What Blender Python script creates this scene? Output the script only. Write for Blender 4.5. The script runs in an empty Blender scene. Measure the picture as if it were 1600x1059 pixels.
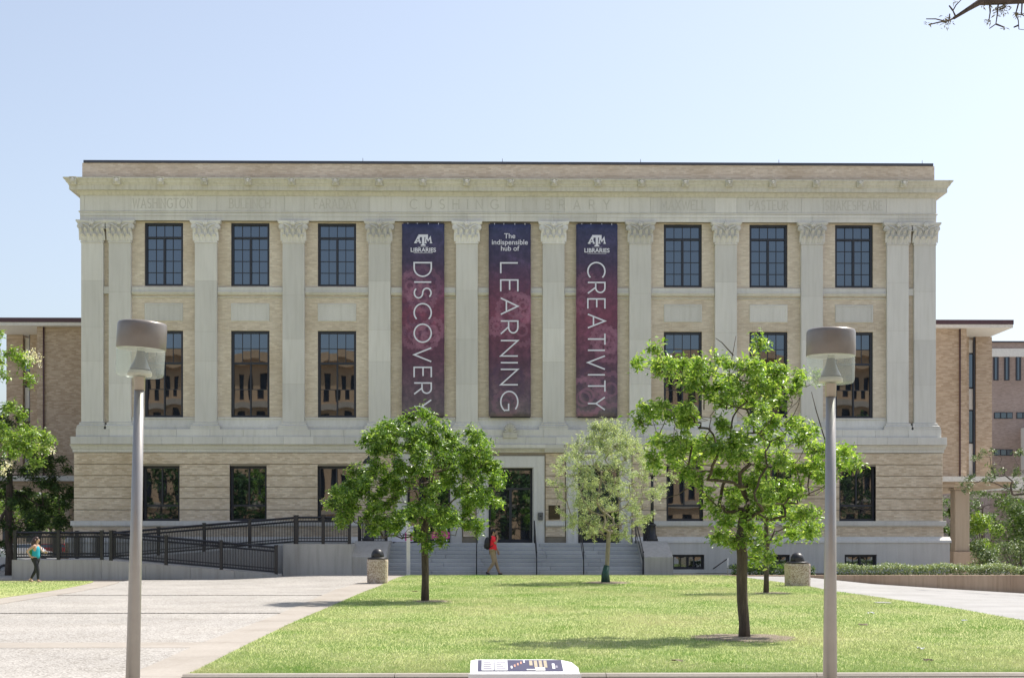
import bpy, bmesh, math, random
import numpy as np
from mathutils import Vector, Matrix
R = math.radians
scene = bpy.context.scene
COL = scene.collection
random.seed(7)
rng = np.random.default_rng(11)

# ------------------------------------------------------------------ camera
F_PX, HORIZON, YAW = 2333.0, 840.0, 0.0158
CAM = Vector((-0.83, -63.0, 1.6))
FWD = Vector((math.sin(YAW), math.cos(YAW), 0)); RGT = Vector((math.cos(YAW), -math.sin(YAW), 0))
cd = bpy.data.cameras.new('camera'); cam = bpy.data.objects.new('camera', cd); COL.objects.link(cam)
cam.location = CAM; cam.rotation_euler = (R(90), 0, -YAW)
cd.sensor_width = 36; cd.lens = F_PX / 1600 * 36; cd.shift_y = (HORIZON - 529.5) / 1600
cd.clip_start = 0.1; cd.clip_end = 3000
scene.camera = cam
# ------------------------------------------------------------------ sky, sun, exposure
TOSUN = Vector((0.53, 0.36, 1.0)).normalized()
world = bpy.data.worlds.new('World'); scene.world = world; world.use_nodes = True
wn = world.node_tree.nodes; wl = world.node_tree.links
sky = wn.new('ShaderNodeTexSky'); sky.sky_type = 'NISHITA'; sky.sun_disc = False
sky.sun_elevation = math.asin(TOSUN.z); sky.sun_rotation = math.atan2(TOSUN.x, TOSUN.y)
sky.air_density = 1.0; sky.dust_density = 2.4; sky.ozone_density = 2.2
hs_ = wn.new('ShaderNodeHueSaturation'); hs_.inputs['Saturation'].default_value = .70   # hazy summer sky
wl.new(sky.outputs[0], hs_.inputs['Color']); wl.new(hs_.outputs[0], wn['Background'].inputs[0]); wn['Background'].inputs[1].default_value = 0.120
sd = bpy.data.lights.new('sun', 'SUN'); sd.energy = 4.0; sd.angle = R(0.53); sd.color = (1.0, 0.95, 0.87)
sun = bpy.data.objects.new('sun', sd); COL.objects.link(sun)
sun.rotation_euler = TOSUN.to_track_quat('Z', 'Y').to_euler(); sun.location = (20, 10, 40)
scene.view_settings.view_transform = 'Standard'; scene.view_settings.look = 'None'
scene.view_settings.gamma = 1; scene.view_settings.exposure = 0.70

# ------------------------------------------------------------------ survey helpers (photo measurements -> metres)
def sstep(a, b, t):
    t = min(1, max(0, (t - a) / (b - a))); return t * t * (3 - 2 * t)
def gz(x, y):                     # terrain height
    h = 0.15 * sstep(-15, -6.5, y) * (1 - sstep(8.5, 13, abs(x - 1.5)))
    if x > 11: h -= 0.06 * (min(x, 25) - 11) * sstep(-32, -12, y)
    return h
def at(px, py, Y):
    d = FWD + RGT * ((px - 800) / F_PX) + Vector((0, 0, 1)) * ((HORIZON - py) / F_PX)
    return CAM + d * ((Y - CAM.y) / d.y)
def fx(px, Y=0.0): return at(px, 800, Y).x
def fz(py, Y=0.0, px=800): return at(px, py, Y).z
def gd(px, py):                   # point on the terrain
    d = FWD + RGT * ((px - 800) / F_PX) + Vector((0, 0, 1)) * ((HORIZON - py) / F_PX)
    z = 0.0
    for _ in range(6):
        p = CAM + d * ((z - CAM.z) / d.z); z = gz(p.x, p.y)
    return Vector((p.x, p.y, z))

# ------------------------------------------------------------------ mesh helper
class MB:
    def __init__(s): s.v = []; s.f = []; s.mi = []; s.sm = []
    def add(s, vs, fs, m=0, smooth=False):
        b = len(s.v); s.v += [tuple(v) for v in vs]
        for f in fs: s.f.append(tuple(i + b for i in f)); s.mi.append(m); s.sm.append(smooth)
        return s
    def box(s, x0, x1, y0, y1, z0, z1, m=0, bev=0.0):
        if bev <= 0:
            s.add([(x0,y0,z0),(x1,y0,z0),(x1,y1,z0),(x0,y1,z0),(x0,y0,z1),(x1,y0,z1),(x1,y1,z1),(x0,y1,z1)],
                  [(0,3,2,1),(4,5,6,7),(0,1,5,4),(1,2,6,5),(2,3,7,6),(3,0,4,7)], m)
        else:                      # chamfer the edges of the face towards -y
            b = bev
            s.add([(x0,y0+b,z0),(x1,y0+b,z0),(x1,y1,z0),(x0,y1,z0),(x0,y0+b,z1),(x1,y0+b,z1),(x1,y1,z1),(x0,y1,z1),
                   (x0+b,y0,z0+b),(x1-b,y0,z0+b),(x1-b,y0,z1-b),(x0+b,y0,z1-b)],
                  [(0,3,2,1),(4,5,6,7),(1,2,6,5),(3,0,4,7),(2,3,7,6),(8,9,10,11),(0,1,9,8),(5,4,11,10),(1,5,10,9),(4,0,8,11)], m)
        return s
    def prism(s, prof, x0, x1, m=0, close=True):   # profile in (y,z), extruded along x
        n = len(prof); vs = [(x0, y, z) for y, z in prof] + [(x1, y, z) for y, z in prof]
        fs = [(i, (i+1) % n, n + (i+1) % n, n + i) for i in range(n)]
        fs += [tuple(range(n))[::-1], tuple(range(n, 2*n))]
        return s.add(vs, fs, m)
    def ring_profile(s, prof, x0, x1, yb, m=0):
        # moulding returning round both front corners; prof = (projection, z) from wall face y=0 plane; yb = back
        n = len(prof); vs = []
        for p, z in prof: vs += [(x0 - p, yb, z), (x0 - p, -p, z), (x1 + p, -p, z), (x1 + p, yb, z)]
        fs = []
        for i in range(n - 1):
            for k in range(3):
                a = 4*i + k; fs.append((a, a+1, a+5, a+4))
        fs.append((0, 3, 2, 1)); b = 4*(n-1); fs.append((b, b+1, b+2, b+3))
        return s.add(vs, fs, m)
    def tube(s, pts, rad, n=6, m=0, smooth=True, caps=True):
        pts = [Vector(p) for p in pts]
        if not hasattr(rad, '__len__'): rad = [rad] * len(pts)
        vs = []; fs = []; u = None
        for i, p in enumerate(pts):
            t = (pts[min(i+1, len(pts)-1)] - pts[max(i-1, 0)])
            t = t.normalized() if t.length > 1e-9 else Vector((0, 0, 1))
            if u is None:
                u = t.cross(Vector((0.3, 1, 0.1))); u = u.normalized() if u.length > 1e-4 else Vector((1, 0, 0))
            else:
                u = (u - t * u.dot(t)); u = u.normalized() if u.length > 1e-6 else t.orthogonal().normalized()
            w = t.cross(u)
            for k in range(n):
                a = 2*math.pi*k/n; vs.append(p + (u*math.cos(a) + w*math.sin(a)) * rad[i])
        for i in range(len(pts)-1):
            for k in range(n):
                a = i*n + k; b = i*n + (k+1) % n; fs.append((a, b, b+n, a+n))
        if caps: fs += [tuple(range(n))[::-1], tuple(range((len(pts)-1)*n, len(pts)*n))]
        return s.add(vs, fs, m, smooth)
    def lathe(s, prof, c=(0,0,0), n=24, m=0, smooth=True, caps=True):   # prof (r,z)
        vs = []; fs = []
        for r, z in prof:
            for k in range(n):
                a = 2*math.pi*k/n; vs.append((c[0]+r*math.cos(a), c[1]+r*math.sin(a), c[2]+z))
        for i in range(len(prof)-1):
            for k in range(n):
                a = i*n+k; b = i*n+(k+1) % n; fs.append((a, b, b+n, a+n))
        if caps:
            if prof[0][0] > 1e-4: fs.append(tuple(range(n))[::-1])
            if prof[-1][0] > 1e-4: fs.append(tuple(range((len(prof)-1)*n, len(prof)*n)))
        return s.add(vs, fs, m, smooth)
    def ball(s, c, r, m=0, nu=10, nv=6):
        rx, ry, rz = r if hasattr(r, '__len__') else (r, r, r)
        vs = []; fs = []
        for i in range(nv+1):
            t = math.pi*i/nv
            for k in range(nu):
                a = 2*math.pi*k/nu; vs.append((c[0]+rx*math.sin(t)*math.cos(a), c[1]+ry*math.sin(t)*math.sin(a), c[2]-rz*math.cos(t)))
        for i in range(nv):
            for k in range(nu):
                a = i*nu+k; b = i*nu+(k+1) % nu; fs.append((a, b, b+nu, a+nu))
        return s.add(vs, fs, m, True)
    def mesh(s, name, mats, off=(0,0,0)):
        me = bpy.data.meshes.new(name)
        ox, oy, oz = off
        me.from_pydata([(x-ox, y-oy, z-oz) for x, y, z in s.v], [], s.f)
        for m in (mats if isinstance(mats, (list, tuple)) else [mats]): me.materials.append(m)
        me.polygons.foreach_set('material_index', s.mi); me.polygons.foreach_set('use_smooth', s.sm)
        me.update(); return me
    def build(s, name, mats, parent=None, off=None, loc=(0,0,0)):
        if off is None: off = root_loc(parent) if parent else (0, 0, 0)
        return put(name, s.mesh(name, mats, off), parent, loc)
def root_loc(o):
    l = Vector((0, 0, 0))
    while o is not None: l = l + o.location; o = o.parent
    return l
def put(name, me, parent=None, loc=(0,0,0), rot=(0,0,0)):
    o = bpy.data.objects.new(name, me); COL.objects.link(o); o.location = loc; o.rotation_euler = rot
    if parent: o.parent = parent
    return o
def tag(o, label=None, cat=None, group=None, kind=None):
    if label: o['label'] = label
    if cat: o['category'] = cat
    if group: o['group'] = group
    if kind: o['kind'] = kind
    return o
def thing(name, label, cat, loc=(0,0,0), group=None, rz=0):
    o = bpy.data.objects.new(name, None); COL.objects.link(o); o.location = loc; o.rotation_euler = (0, 0, rz)
    o.empty_display_size = 0.3
    return tag(o, label, cat, group)
def copy_tree(o, parent=None):
    c = o.copy(); COL.objects.link(c); c.parent = parent
    for ch in list(o.children): copy_tree(ch, c)
    return c

# ------------------------------------------------------------------ materials
def mat(name):
    m = bpy.data.materials.new(name); m.use_nodes = True
    return m, m.node_tree.nodes, m.node_tree.links, m.node_tree.nodes['Principled BSDF']
def ramp(n, stops, interp='LINEAR'):
    r = n.new('ShaderNodeValToRGB'); r.color_ramp.interpolation = interp
    while len(r.color_ramp.elements) < len(stops): r.color_ramp.elements.new(0.5)
    for e, (p, c) in zip(r.color_ramp.elements, stops): e.position = p; e.color = (*c, 1)
    return r
def mixc(n, l, fac, a, b, mode='MIX'):
    x = n.new('ShaderNodeMix'); x.data_type = 'RGBA'; x.blend_type = mode
    for sock, v in ((0, fac), (6, a), (7, b)):
        if hasattr(v, 'node'): l.new(v, x.inputs[sock])
        else: x.inputs[sock].default_value = v if sock == 0 else (*v, 1)
    return x.outputs[2]
def math_(n, l, op, a, b=0.0, c=None):
    x = n.new('ShaderNodeMath'); x.operation = op
    for i, v in enumerate((a, b, c)):
        if v is None: continue
        if hasattr(v, 'node'): l.new(v, x.inputs[i])
        else: x.inputs[i].default_value = v
    return x.outputs[0]
def noise(n, l, vec, scale, detail=4, rough=.55):
    x = n.new('ShaderNodeTexNoise'); x.inputs['Scale'].default_value = scale
    x.inputs['Detail'].default_value = detail; x.inputs['Roughness'].default_value = rough
    if vec is not None: l.new(vec, x.inputs['Vector'])
    return x.outputs['Fac']
def obj_co(n): return n.new('ShaderNodeTexCoord').outputs['Object']
def world_co(n): return n.new('ShaderNodeNewGeometry').outputs['Position']
def stretch(n, l, vec, s):
    x = n.new('ShaderNodeVectorMath'); x.operation = 'MULTIPLY'; l.new(vec, x.inputs[0]); x.inputs[1].default_value = s
    return x.outputs[0]
def bump(n, l, bsdf, h, strength=.4, dist=.01):
    b = n.new('ShaderNodeBump'); b.inputs['Strength'].default_value = strength; b.inputs['Distance'].default_value = dist
    l.new(h, b.inputs['Height']); l.new(b.outputs[0], bsdf.inputs['Normal'])

def stone_mat(name, c1, c2, rough=.85, vary=.10, streak=.5, speck=60, bumpd=.004):
    m, n, l, b = mat(name); co = world_co(n)
    big = noise(n, l, stretch(n, l, co, (1, 1, .45)), .55, 5)
    r = ramp(n, [(.3, c1), (.7, c2)]); l.new(big, r.inputs[0])
    fine = noise(n, l, co, speck, 3)
    rr = ramp(n, [(.25, (1-vary,)*3), (.75, (1+vary,)*3)]); l.new(fine, rr.inputs[0])
    col = mixc(n, l, 1.0, r.outputs[0], rr.outputs[0], 'MULTIPLY')
    st = noise(n, l, stretch(n, l, co, (5, 5, .35)), 1.6, 4)           # rain streaks
    sr = ramp(n, [(.45, (1, 1, 1)), (.78, (.70, .69, .64))]); l.new(st, sr.inputs[0])
    col = mixc(n, l, streak, col, sr.outputs[0], 'MULTIPLY')
    oi = n.new('ShaderNodeObjectInfo')                                # each block its own tone
    tr = ramp(n, [(0, (.90,)*3), (1, (1.06,)*3)]); l.new(oi.outputs['Random'], tr.inputs[0])
    col = mixc(n, l, 1.0, col, tr.outputs[0], 'MULTIPLY')
    l.new(col, b.inputs['Base Color']); b.inputs['Roughness'].default_value = rough
    bump(n, l, b, fine, .35, bumpd)
    return m
def brick_mat(name, ca, cb, mortar, bw=.21, bh=.069, vary=.5, soldier=False, stain=(.8, .76, .7)):
    m, n, l, b = mat(name); co = world_co(n)
    sep = n.new('ShaderNodeSeparateXYZ'); l.new(co, sep.inputs[0])
    u = math_(n, l, 'ADD', sep.outputs[0], math_(n, l, 'MULTIPLY', sep.outputs[1], 1.0))
    cmb = n.new('ShaderNodeCombineXYZ')
    if soldier: l.new(sep.outputs[2], cmb.inputs[0]); l.new(u, cmb.inputs[1])
    else: l.new(u, cmb.inputs[0]); l.new(sep.outputs[2], cmb.inputs[1])
    bt = n.new('ShaderNodeTexBrick'); l.new(cmb.outputs[0], bt.inputs['Vector'])
    bt.inputs['Color1'].default_value = (*ca, 1); bt.inputs['Color2'].default_value = (*cb, 1); bt.inputs['Mortar'].default_value = (*mortar, 1)
    bt.inputs['Scale'].default_value = 1; bt.inputs['Mortar Size'].default_value = .006; bt.inputs['Mortar Smooth'].default_value = .2
    bt.inputs['Brick Width'].default_value = bw; bt.inputs['Row Height'].default_value = bh; bt.inputs['Bias'].default_value = -.1
    n1 = noise(n, l, stretch(n, l, co, (1.3, 1.3, 5.0)), 2.6, 5, .7)      # courses of slightly different burn
    r1 = ramp(n, [(.3, (1-.16*vary*2,)*3), (.7, (1+.14*vary*2,)*3)]); l.new(n1, r1.inputs[0])
    col = mixc(n, l, 1.0, bt.outputs['Color'], r1.outputs[0], 'MULTIPLY')
    n2 = noise(n, l, co, .35, 4); r2 = ramp(n, [(.45, (1, 1, 1)), (.75, stain)]); l.new(n2, r2.inputs[0])
    col = mixc(n, l, 1.0, col, r2.outputs[0], 'MULTIPLY')
    l.new(col, b.inputs['Base Color']); b.inputs['Roughness'].default_value = .9
    bump(n, l, b, bt.outputs['Fac'], -.6, .008)
    return m
def plain(name, c, rough=.6, metal=0.0, var=.08, scale=8.0, spec=.5, bumpk=0.0):
    m, n, l, b = mat(name); co = obj_co(n)
    f = noise(n, l, co, scale, 4)
    r = ramp(n, [(.3, tuple(max(0, x*(1-var)) for x in c)), (.7, tuple(min(1, x*(1+var)) for x in c))]); l.new(f, r.inputs[0])
    l.new(r.outputs[0], b.inputs['Base Color']); b.inputs['Roughness'].default_value = rough; b.inputs['Metallic'].default_value = metal
    b.inputs['Specular IOR Level'].default_value = spec
    if bumpk: bump(n, l, b, f, bumpk, .01)
    return m
def leaf_mat(name, ca, cb, cc=None, trans=.35, rough=.38, spec=.5):
    m, n, l, b = mat(name)
    g = n.new('ShaderNodeNewGeometry')
    st = [(0, ca), (.55, cb)] + ([(.90, cc), (1.0, tuple(min(.7, x*1.5+.04) for x in cc))] if cc else [(1.0, cb)])  # palest leaves: undersides, with leaf highlights put into the colour
    r = ramp(n, st); l.new(g.outputs['Random Per Island'], r.inputs[0])
    l.new(r.outputs[0], b.inputs['Base Color']); b.inputs['Roughness'].default_value = rough
    b.inputs['Specular IOR Level'].default_value = spec
    t = n.new('ShaderNodeBsdfTranslucent')
    tc = mixc(n, l, 1.0, r.outputs[0], (1.5, 1.5, .6), 'MULTIPLY'); l.new(tc, t.inputs[0])
    mx = n.new('ShaderNodeMixShader'); mx.inputs[0].default_value = trans
    l.new(b.outputs[0], mx.inputs[1]); l.new(t.outputs[0], mx.inputs[2]); l.new(mx.outputs[0], n['Material Output'].inputs[0])
    return m
M = {}
M['stone'] = stone_mat('limestone', (.585, .57, .53), (.685, .67, .625), streak=.35)
M['stone_pale'] = stone_mat('cleaned_limestone', (.74, .73, .70), (.80, .79, .76), streak=.15)
M['stone_warm'] = stone_mat('weathered_limestone', (.53, .505, .43), (.63, .605, .525), streak=.7)
M['step'] = stone_mat('granite_step', (.36, .37, .385), (.47, .48, .49), streak=.15)
M['concrete'] = stone_mat('cast_concrete', (.36, .35, .33), (.45, .435, .41), streak=.7)
M['planter'] = stone_mat('planter_concrete', (.36, .25, .17), (.47, .35, .25), streak=.9)
M['brick'] = brick_mat('buff_brick', (.59, .505, .395), (.71, .63, .515), (.58, .52, .43), vary=.3)
M['brick_low'] = brick_mat('ground_floor_brick', (.57, .455, .325), (.76, .65, .505), (.57, .50, .405), vary=.4)
M['brick_top'] = brick_mat('parapet_brick', (.54, .445, .345), (.68, .59, .48), (.55, .49, .41), vary=.35)
M['soldier'] = brick_mat('soldier_course_brick', (.50, .41, .28), (.60, .51, .37), (.44, .39, .31), soldier=True)
M['brick_annex'] = brick_mat('annex_brick', (.40, .30, .215), (.56, .45, .345), (.43, .365, .29), vary=.3)
M['brick_far'] = brick_mat('far_mauve_brick', (.31, .235, .205), (.39, .30, .265), (.35, .30, .27))
M['groove'] = plain('joint_mortar', (.29, .25, .19), .95)
M['frame'] = plain('dark_bronze_frame', (.022, .026, .038), .45)
M['black'] = plain('black_painted_iron', (.018, .018, .022), .42)
M['coping'] = plain('dark_metal_coping', (.05, .055, .075), .5)
M['maroon'] = plain('maroon_metal_fascia', (.075, .035, .045), .5)
M['white'] = plain('white_painted_concrete', (.66, .64, .60), .7)
M['carved'] = plain('carving_shade_letter', (.51, .495, .445), .9)  # darker tone holds the shade of carving; the letters are raised plates
def glass_mat():
    m, n, l, b = mat('tinted_window_glass')
    b.inputs['Base Color'].default_value = (.008, .010, .013, 1); b.inputs['Roughness'].default_value = .015
    b.inputs['IOR'].default_value = 2.5; b.inputs['Specular Tint'].default_value = (.74, .86, 1.0, 1)
    return m
M['glass'] = glass_mat()
# ================================================================== terrain and paving
def lines(*segs):
    out = []
    for a, b, n in segs: out += list(np.linspace(a, b, n, endpoint=False))
    return out + [segs[-1][1]]
def ground_sheet():
    xs = lines((-900, -60, 8), (-60, -30, 10), (-30, 30, 60), (30, 60, 10), (60, 900, 8))
    ys = lines((-500, -110, 6), (-110, -50, 12), (-50, 10, 60), (10, 60, 8), (60, 1500, 8))
    vs = [(x, y, gz(x, y) - .03) for y in ys for x in xs]; nx = len(xs)
    fs = [(j*nx+i, j*nx+i+1, (j+1)*nx+i+1, (j+1)*nx+i) for j in range(len(ys)-1) for i in range(nx-1)]
    m, n, l, b = mat('plaza_ground'); co = world_co(n)
    r = ramp(n, [(.35, (.33, .31, .27)), (.65, (.42, .395, .35))]); l.new(noise(n, l, co, .3, 6), r.inputs[0])
    l.new(r.outputs[0], b.inputs['Base Color']); b.inputs['Roughness'].default_value = .95
    return tag(MB().add(vs, fs, 0, True).build('ground', m), kind='structure')
ground_sheet()

def conc_mat(name, c1, c2, pebble):
    m, n, l, b = mat(name); co = world_co(n)
    r = ramp(n, [(.3, c1), (.7, c2)]); l.new(noise(n, l, co, .45, 6), r.inputs[0]); col = r.outputs[0]
    if pebble:
        v = n.new('ShaderNodeTexVoronoi'); v.inputs['Scale'].default_value = 38; l.new(co, v.inputs['Vector'])
        s = n.new('ShaderNodeSeparateColor'); l.new(v.outputs['Color'], s.inputs[0])
        pr = ramp(n, [(0, (.42, .39, .35)), (.35, (.85, .83, .80)), (1, (1.22, 1.2, 1.18))]); l.new(s.outputs[0], pr.inputs[0])
        col = mixc(n, l, .9, col, pr.outputs[0], 'MULTIPLY')
        bump(n, l, b, v.outputs['Distance'], .5, .01)
    else:
        f = noise(n, l, co, 25, 5); fr = ramp(n, [(.3, (.9,)*3), (.7, (1.07,)*3)]); l.new(f, fr.inputs[0])
        col = mixc(n, l, 1.0, col, fr.outputs[0], 'MULTIPLY')
    st = noise(n, l, stretch(n, l, co, (1, .6, 1)), 1.1, 7, .7); sr = ramp(n, [(.48, (1, 1, 1)), (.62, (.90, .89, .87)), (.75, (.70, .68, .65))]); l.new(st, sr.inputs[0])
    col = mixc(n, l, .8, col, sr.outputs[0], 'MULTIPLY')
    l.new(col, b.inputs['Base Color']); b.inputs['Roughness'].default_value = .9
    return m
M['agg'] = conc_mat('exposed_aggregate', (.33, .315, .295), (.42, .40, .375), True)
M['smooth_conc'] = conc_mat('smooth_concrete', (.315, .28, .24), (.385, .345, .30), False)
M['path_conc'] = conc_mat('right_path_concrete', (.30, .29, .28), (.38, .37, .355), False)

def curve_x(pts):                # pixel polyline on the ground -> X as a function of Y
    w = sorted([(p.y, p.x) for p in (gd(a, b) for a, b in pts)])
    ys = [a for a, b in w]; xs = [b for a, b in w]
    def f(y):
        if y <= ys[0]: return xs[0] + (xs[1]-xs[0])/(ys[1]-ys[0])*(y-ys[0])
        return float(np.interp(y, ys, xs))
    return f
LAWN_L = curve_x([(297, 1055), (382, 1011), (455, 975), (520, 947), (562, 928), (600, 911), (622, 902.5), (640, 899.5)])
BORD_L = curve_x([(215, 1050), (319, 1004), (431, 962), (525, 921), (556, 910), (585, 903.5), (600, 900)])
LAWN_R = curve_x([(1600, 971), (1500, 953), (1400, 938), (1300, 924), (1255, 914.5), (1200, 905.5), (1135, 900.0)])
Y_NEAR, Y_FAR = -45.9, -6.3
def sheet(fl, fr, y0, y1, ny, nx, lift, m, name, parent=None, thick=.0):
    vs = []; fs = []
    for j in range(ny+1):
        y = y0 + (y1-y0)*j/ny; a, b = fl(y), fr(y)
        for i in range(nx+1):
            x = a + (b-a)*i/nx; vs.append((x, y, gz(x, y) + lift))
    w = nx+1
    for j in range(ny):
        for i in range(nx): fs.append((j*w+i, j*w+i+1, (j+1)*w+i+1, (j+1)*w+i))
    mb = MB().add(vs, fs, 0, True)
    if thick:                    # skirt so each slab has an edge
        edge = [i for i in range(w)] + [j*w+nx for j in range(1, ny+1)] + [ny*w+i for i in range(nx-1, -1, -1)] + [j*w for j in range(ny-1, 0, -1)]
        n = len(edge); ev = [vs[e] for e in edge]
        mb.add(ev + [(x, y, z-thick) for x, y, z in ev], [(i, n+i, n+(i+1) % n, (i+1) % n) for i in range(n)])
    return mb.build(name, m, parent)

# --- lawns
def lawn_mat():
    m, n, l, b = mat('mown_lawn'); co = world_co(n)
    r = ramp(n, [(.28, (.30, .38, .11)), (.5, (.42, .47, .18)), (.72, (.52, .53, .27))]); l.new(noise(n, l, stretch(n, l, co, (1, .7, 1)), .8, 8, .7), r.inputs[0])
    f = noise(n, l, co, 45, 3, .7); fr = ramp(n, [(.25, (.55, .6, .5)), (.75, (1.35, 1.3, 1.3))]); l.new(f, fr.inputs[0])
    col = mixc(n, l, .85, r.outputs[0], fr.outputs[0], 'MULTIPLY')
    d = noise(n, l, co, .23, 5, .6); dr = ramp(n, [(.52, (0, 0, 0)), (.72, (1, 1, 1))]); l.new(d, dr.inputs[0])
    col = mixc(n, l, math_(n, l, 'MULTIPLY', dr.outputs[0], .5), col, (.42, .38, .20))
    l.new(col, b.inputs['Base Color']); b.inputs['Roughness'].default_value = .9; b.inputs['Specular IOR Level'].default_value = .2
    bump(n, l, b, f, .8, .03)
    return m
M['lawn'] = lawn_mat()
tag(sheet(LAWN_L, LAWN_R, Y_NEAR, Y_FAR, 90, 60, .03, M['lawn'], 'lawn', thick=.06), kind='structure')
LEFT_L = curve_x([(150, 908.4), (185, 908.9)]) if False else None
def left_edge(y):                # right-hand edge of the lawn by the ramp
    pts = [gd(p, q) for p, q in ((-400, 1000), (-120, 953), (0, 935), (70, 925), (115, 917), (140, 911.5), (146, 908.6))]
    return float(np.interp(y, [p.y for p in pts], [p.x for p in pts]))
yl0, yl1 = gd(-400, 1000).y, gd(146, 908.6).y
tag(sheet(lambda y: -34.0, left_edge, yl0, yl1, 24, 16, .03, M['lawn'], 'lawn', thick=.06), kind='structure')
def lb(y): return left_edge(y) + .05
def lb2(y): return left_edge(y) + .95
walk = tag(bpy.data.objects.new('walkway', None), kind='structure'); COL.objects.link(walk)
def between(y):                  # left limit of the aggregate walk
    return lb2(y) + .02 if y > yl0 else lb2(yl0) + .02
YS = [gd(400, q).y for q in (1075, 1012.6)], [gd(400, q).y for q in (1004, 958.8)], [gd(400, q).y for q in (957.6, 930.6)], [gd(400, q).y for q in (929.8, 903.0)]
sheet(lambda y: -22, lambda y: BORD_L(y) - .015, -60, YS[0][0], 4, 12, .012, M['agg'], 'paving_slab', walk, .03)
for a, b in YS: sheet(between, lambda y: BORD_L(y) - .015, a + .015, b - .015, 14, 12, .012, M['agg'], 'paving_slab', walk, .03)
sheet(between, lambda y: BORD_L(y) - .015, YS[0][1], YS[1][0], 3, 12, .014, M['smooth_conc'], 'paving_band', walk, .03)
ybs = np.linspace(-60, Y_FAR - .2, 20)
for a, b in zip(ybs[:-1], ybs[1:]): sheet(BORD_L, lambda y: LAWN_L(y) - .01, a + .006, b - .006, 6, 2, .022, M['smooth_conc'], 'border_slab', walk, .04)
ybs = np.linspace(yl0, yl1, 10)
for a, b in zip(ybs[:-1], ybs[1:]): sheet(lb, lb2, a + .006, b - .006, 3, 2, .022, M['smooth_conc'], 'border_slab', walk, .04)
# --- right path and the crossing walk at the foot of the steps
rp = tag(bpy.data.objects.new('path', None), kind='structure'); COL.objects.link(rp)
ybs = np.linspace(-58, Y_FAR, 15)
for a, b in zip(ybs[:-1], ybs[1:]): sheet(lambda y: LAWN_R(y) + .02, lambda y: 46.0, a + .008, b - .008, 5, 14, .012, M['path_conc'], 'paving_slab', rp, .03)
xs = np.linspace(-26, 30, 19)
for a, b in zip(xs[:-1], xs[1:]): sheet(lambda y: a + .008, lambda y: b - .008, Y_FAR + .02, -3.2, 3, 3, .012, M['smooth_conc'], 'crossing_slab', walk, .03)
# --- front kerb of the lawn
kerb = thing('kerb', 'pale concrete kerb along the front edge of the lawn', 'kerb', (0, Y_NEAR, 0))
kx = np.linspace(LAWN_L(Y_NEAR), 12.5, 8)
for a, b in zip(kx[:-1], kx[1:]):
    MB().prism([(Y_NEAR-.19, -.05), (Y_NEAR-.005, -.05), (Y_NEAR-.005, .045), (Y_NEAR-.03, .06), (Y_NEAR-.16, .06), (Y_NEAR-.19, .03)], a + .004, b - .004).build('kerb_stone', M['smooth_conc'], kerb)
fp = tag(sheet(lambda y: BORD_L(y) + .7, lambda y: 46.0, -60, Y_NEAR - .2, 6, 12, .014, M['smooth_conc'], 'pavement', thick=.02), kind='structure')

# --- grass blades (uncountable)
def grass(name, n, xf, y0, y1, bias, label, hmul=1.0):
    t = rng.random(n) ** bias; Y = y0 + (y1-y0)*t
    ar = np.array([xf(y) for y in np.linspace(y0, y1, 200)]); yy = np.linspace(y0, y1, 200)
    XL = np.interp(Y, yy, ar[:, 0]); XR = np.interp(Y, yy, ar[:, 1])
    X = XL + (XR-XL)*rng.random(n)
    Z = np.array([gz(a, b) for a, b in zip(X, Y)]) + .025
    dist = np.abs(Y - CAM.y); h = (.018 + .028*rng.random(n)) * hmul; w = .0028 + .00013*dist
    ang = rng.random(n)*6.283; lean = (rng.random((n, 2)) - .5) * .055
    base = np.stack([X, Y, Z], 1); d = np.stack([np.cos(ang)*w, np.sin(ang)*w*.4, 0*w], 1)
    tip = base + np.stack([lean[:, 0], lean[:, 1], h], 1)
    co = np.stack([base-d, base+d, tip], 1).reshape(-1, 3)
    return tag(tri_mesh(name, co, M['blade']), label, 'grass', kind='stuff')
def tri_mesh(name, co, m, parent=None, k=3):
    me = bpy.data.meshes.new(name); nv = len(co); nf = nv // k
    me.vertices.add(nv); me.vertices.foreach_set('co', np.ascontiguousarray(co, dtype=np.float32).ravel())
    me.loops.add(nf*k); me.loops.foreach_set('vertex_index', np.arange(nf*k, dtype=np.int32))
    me.polygons.add(nf); me.polygons.foreach_set('loop_start', np.arange(0, nf*k, k, dtype=np.int32))
    me.materials.append(m); me.update(calc_edges=True)
    return put(name, me, parent)
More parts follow.
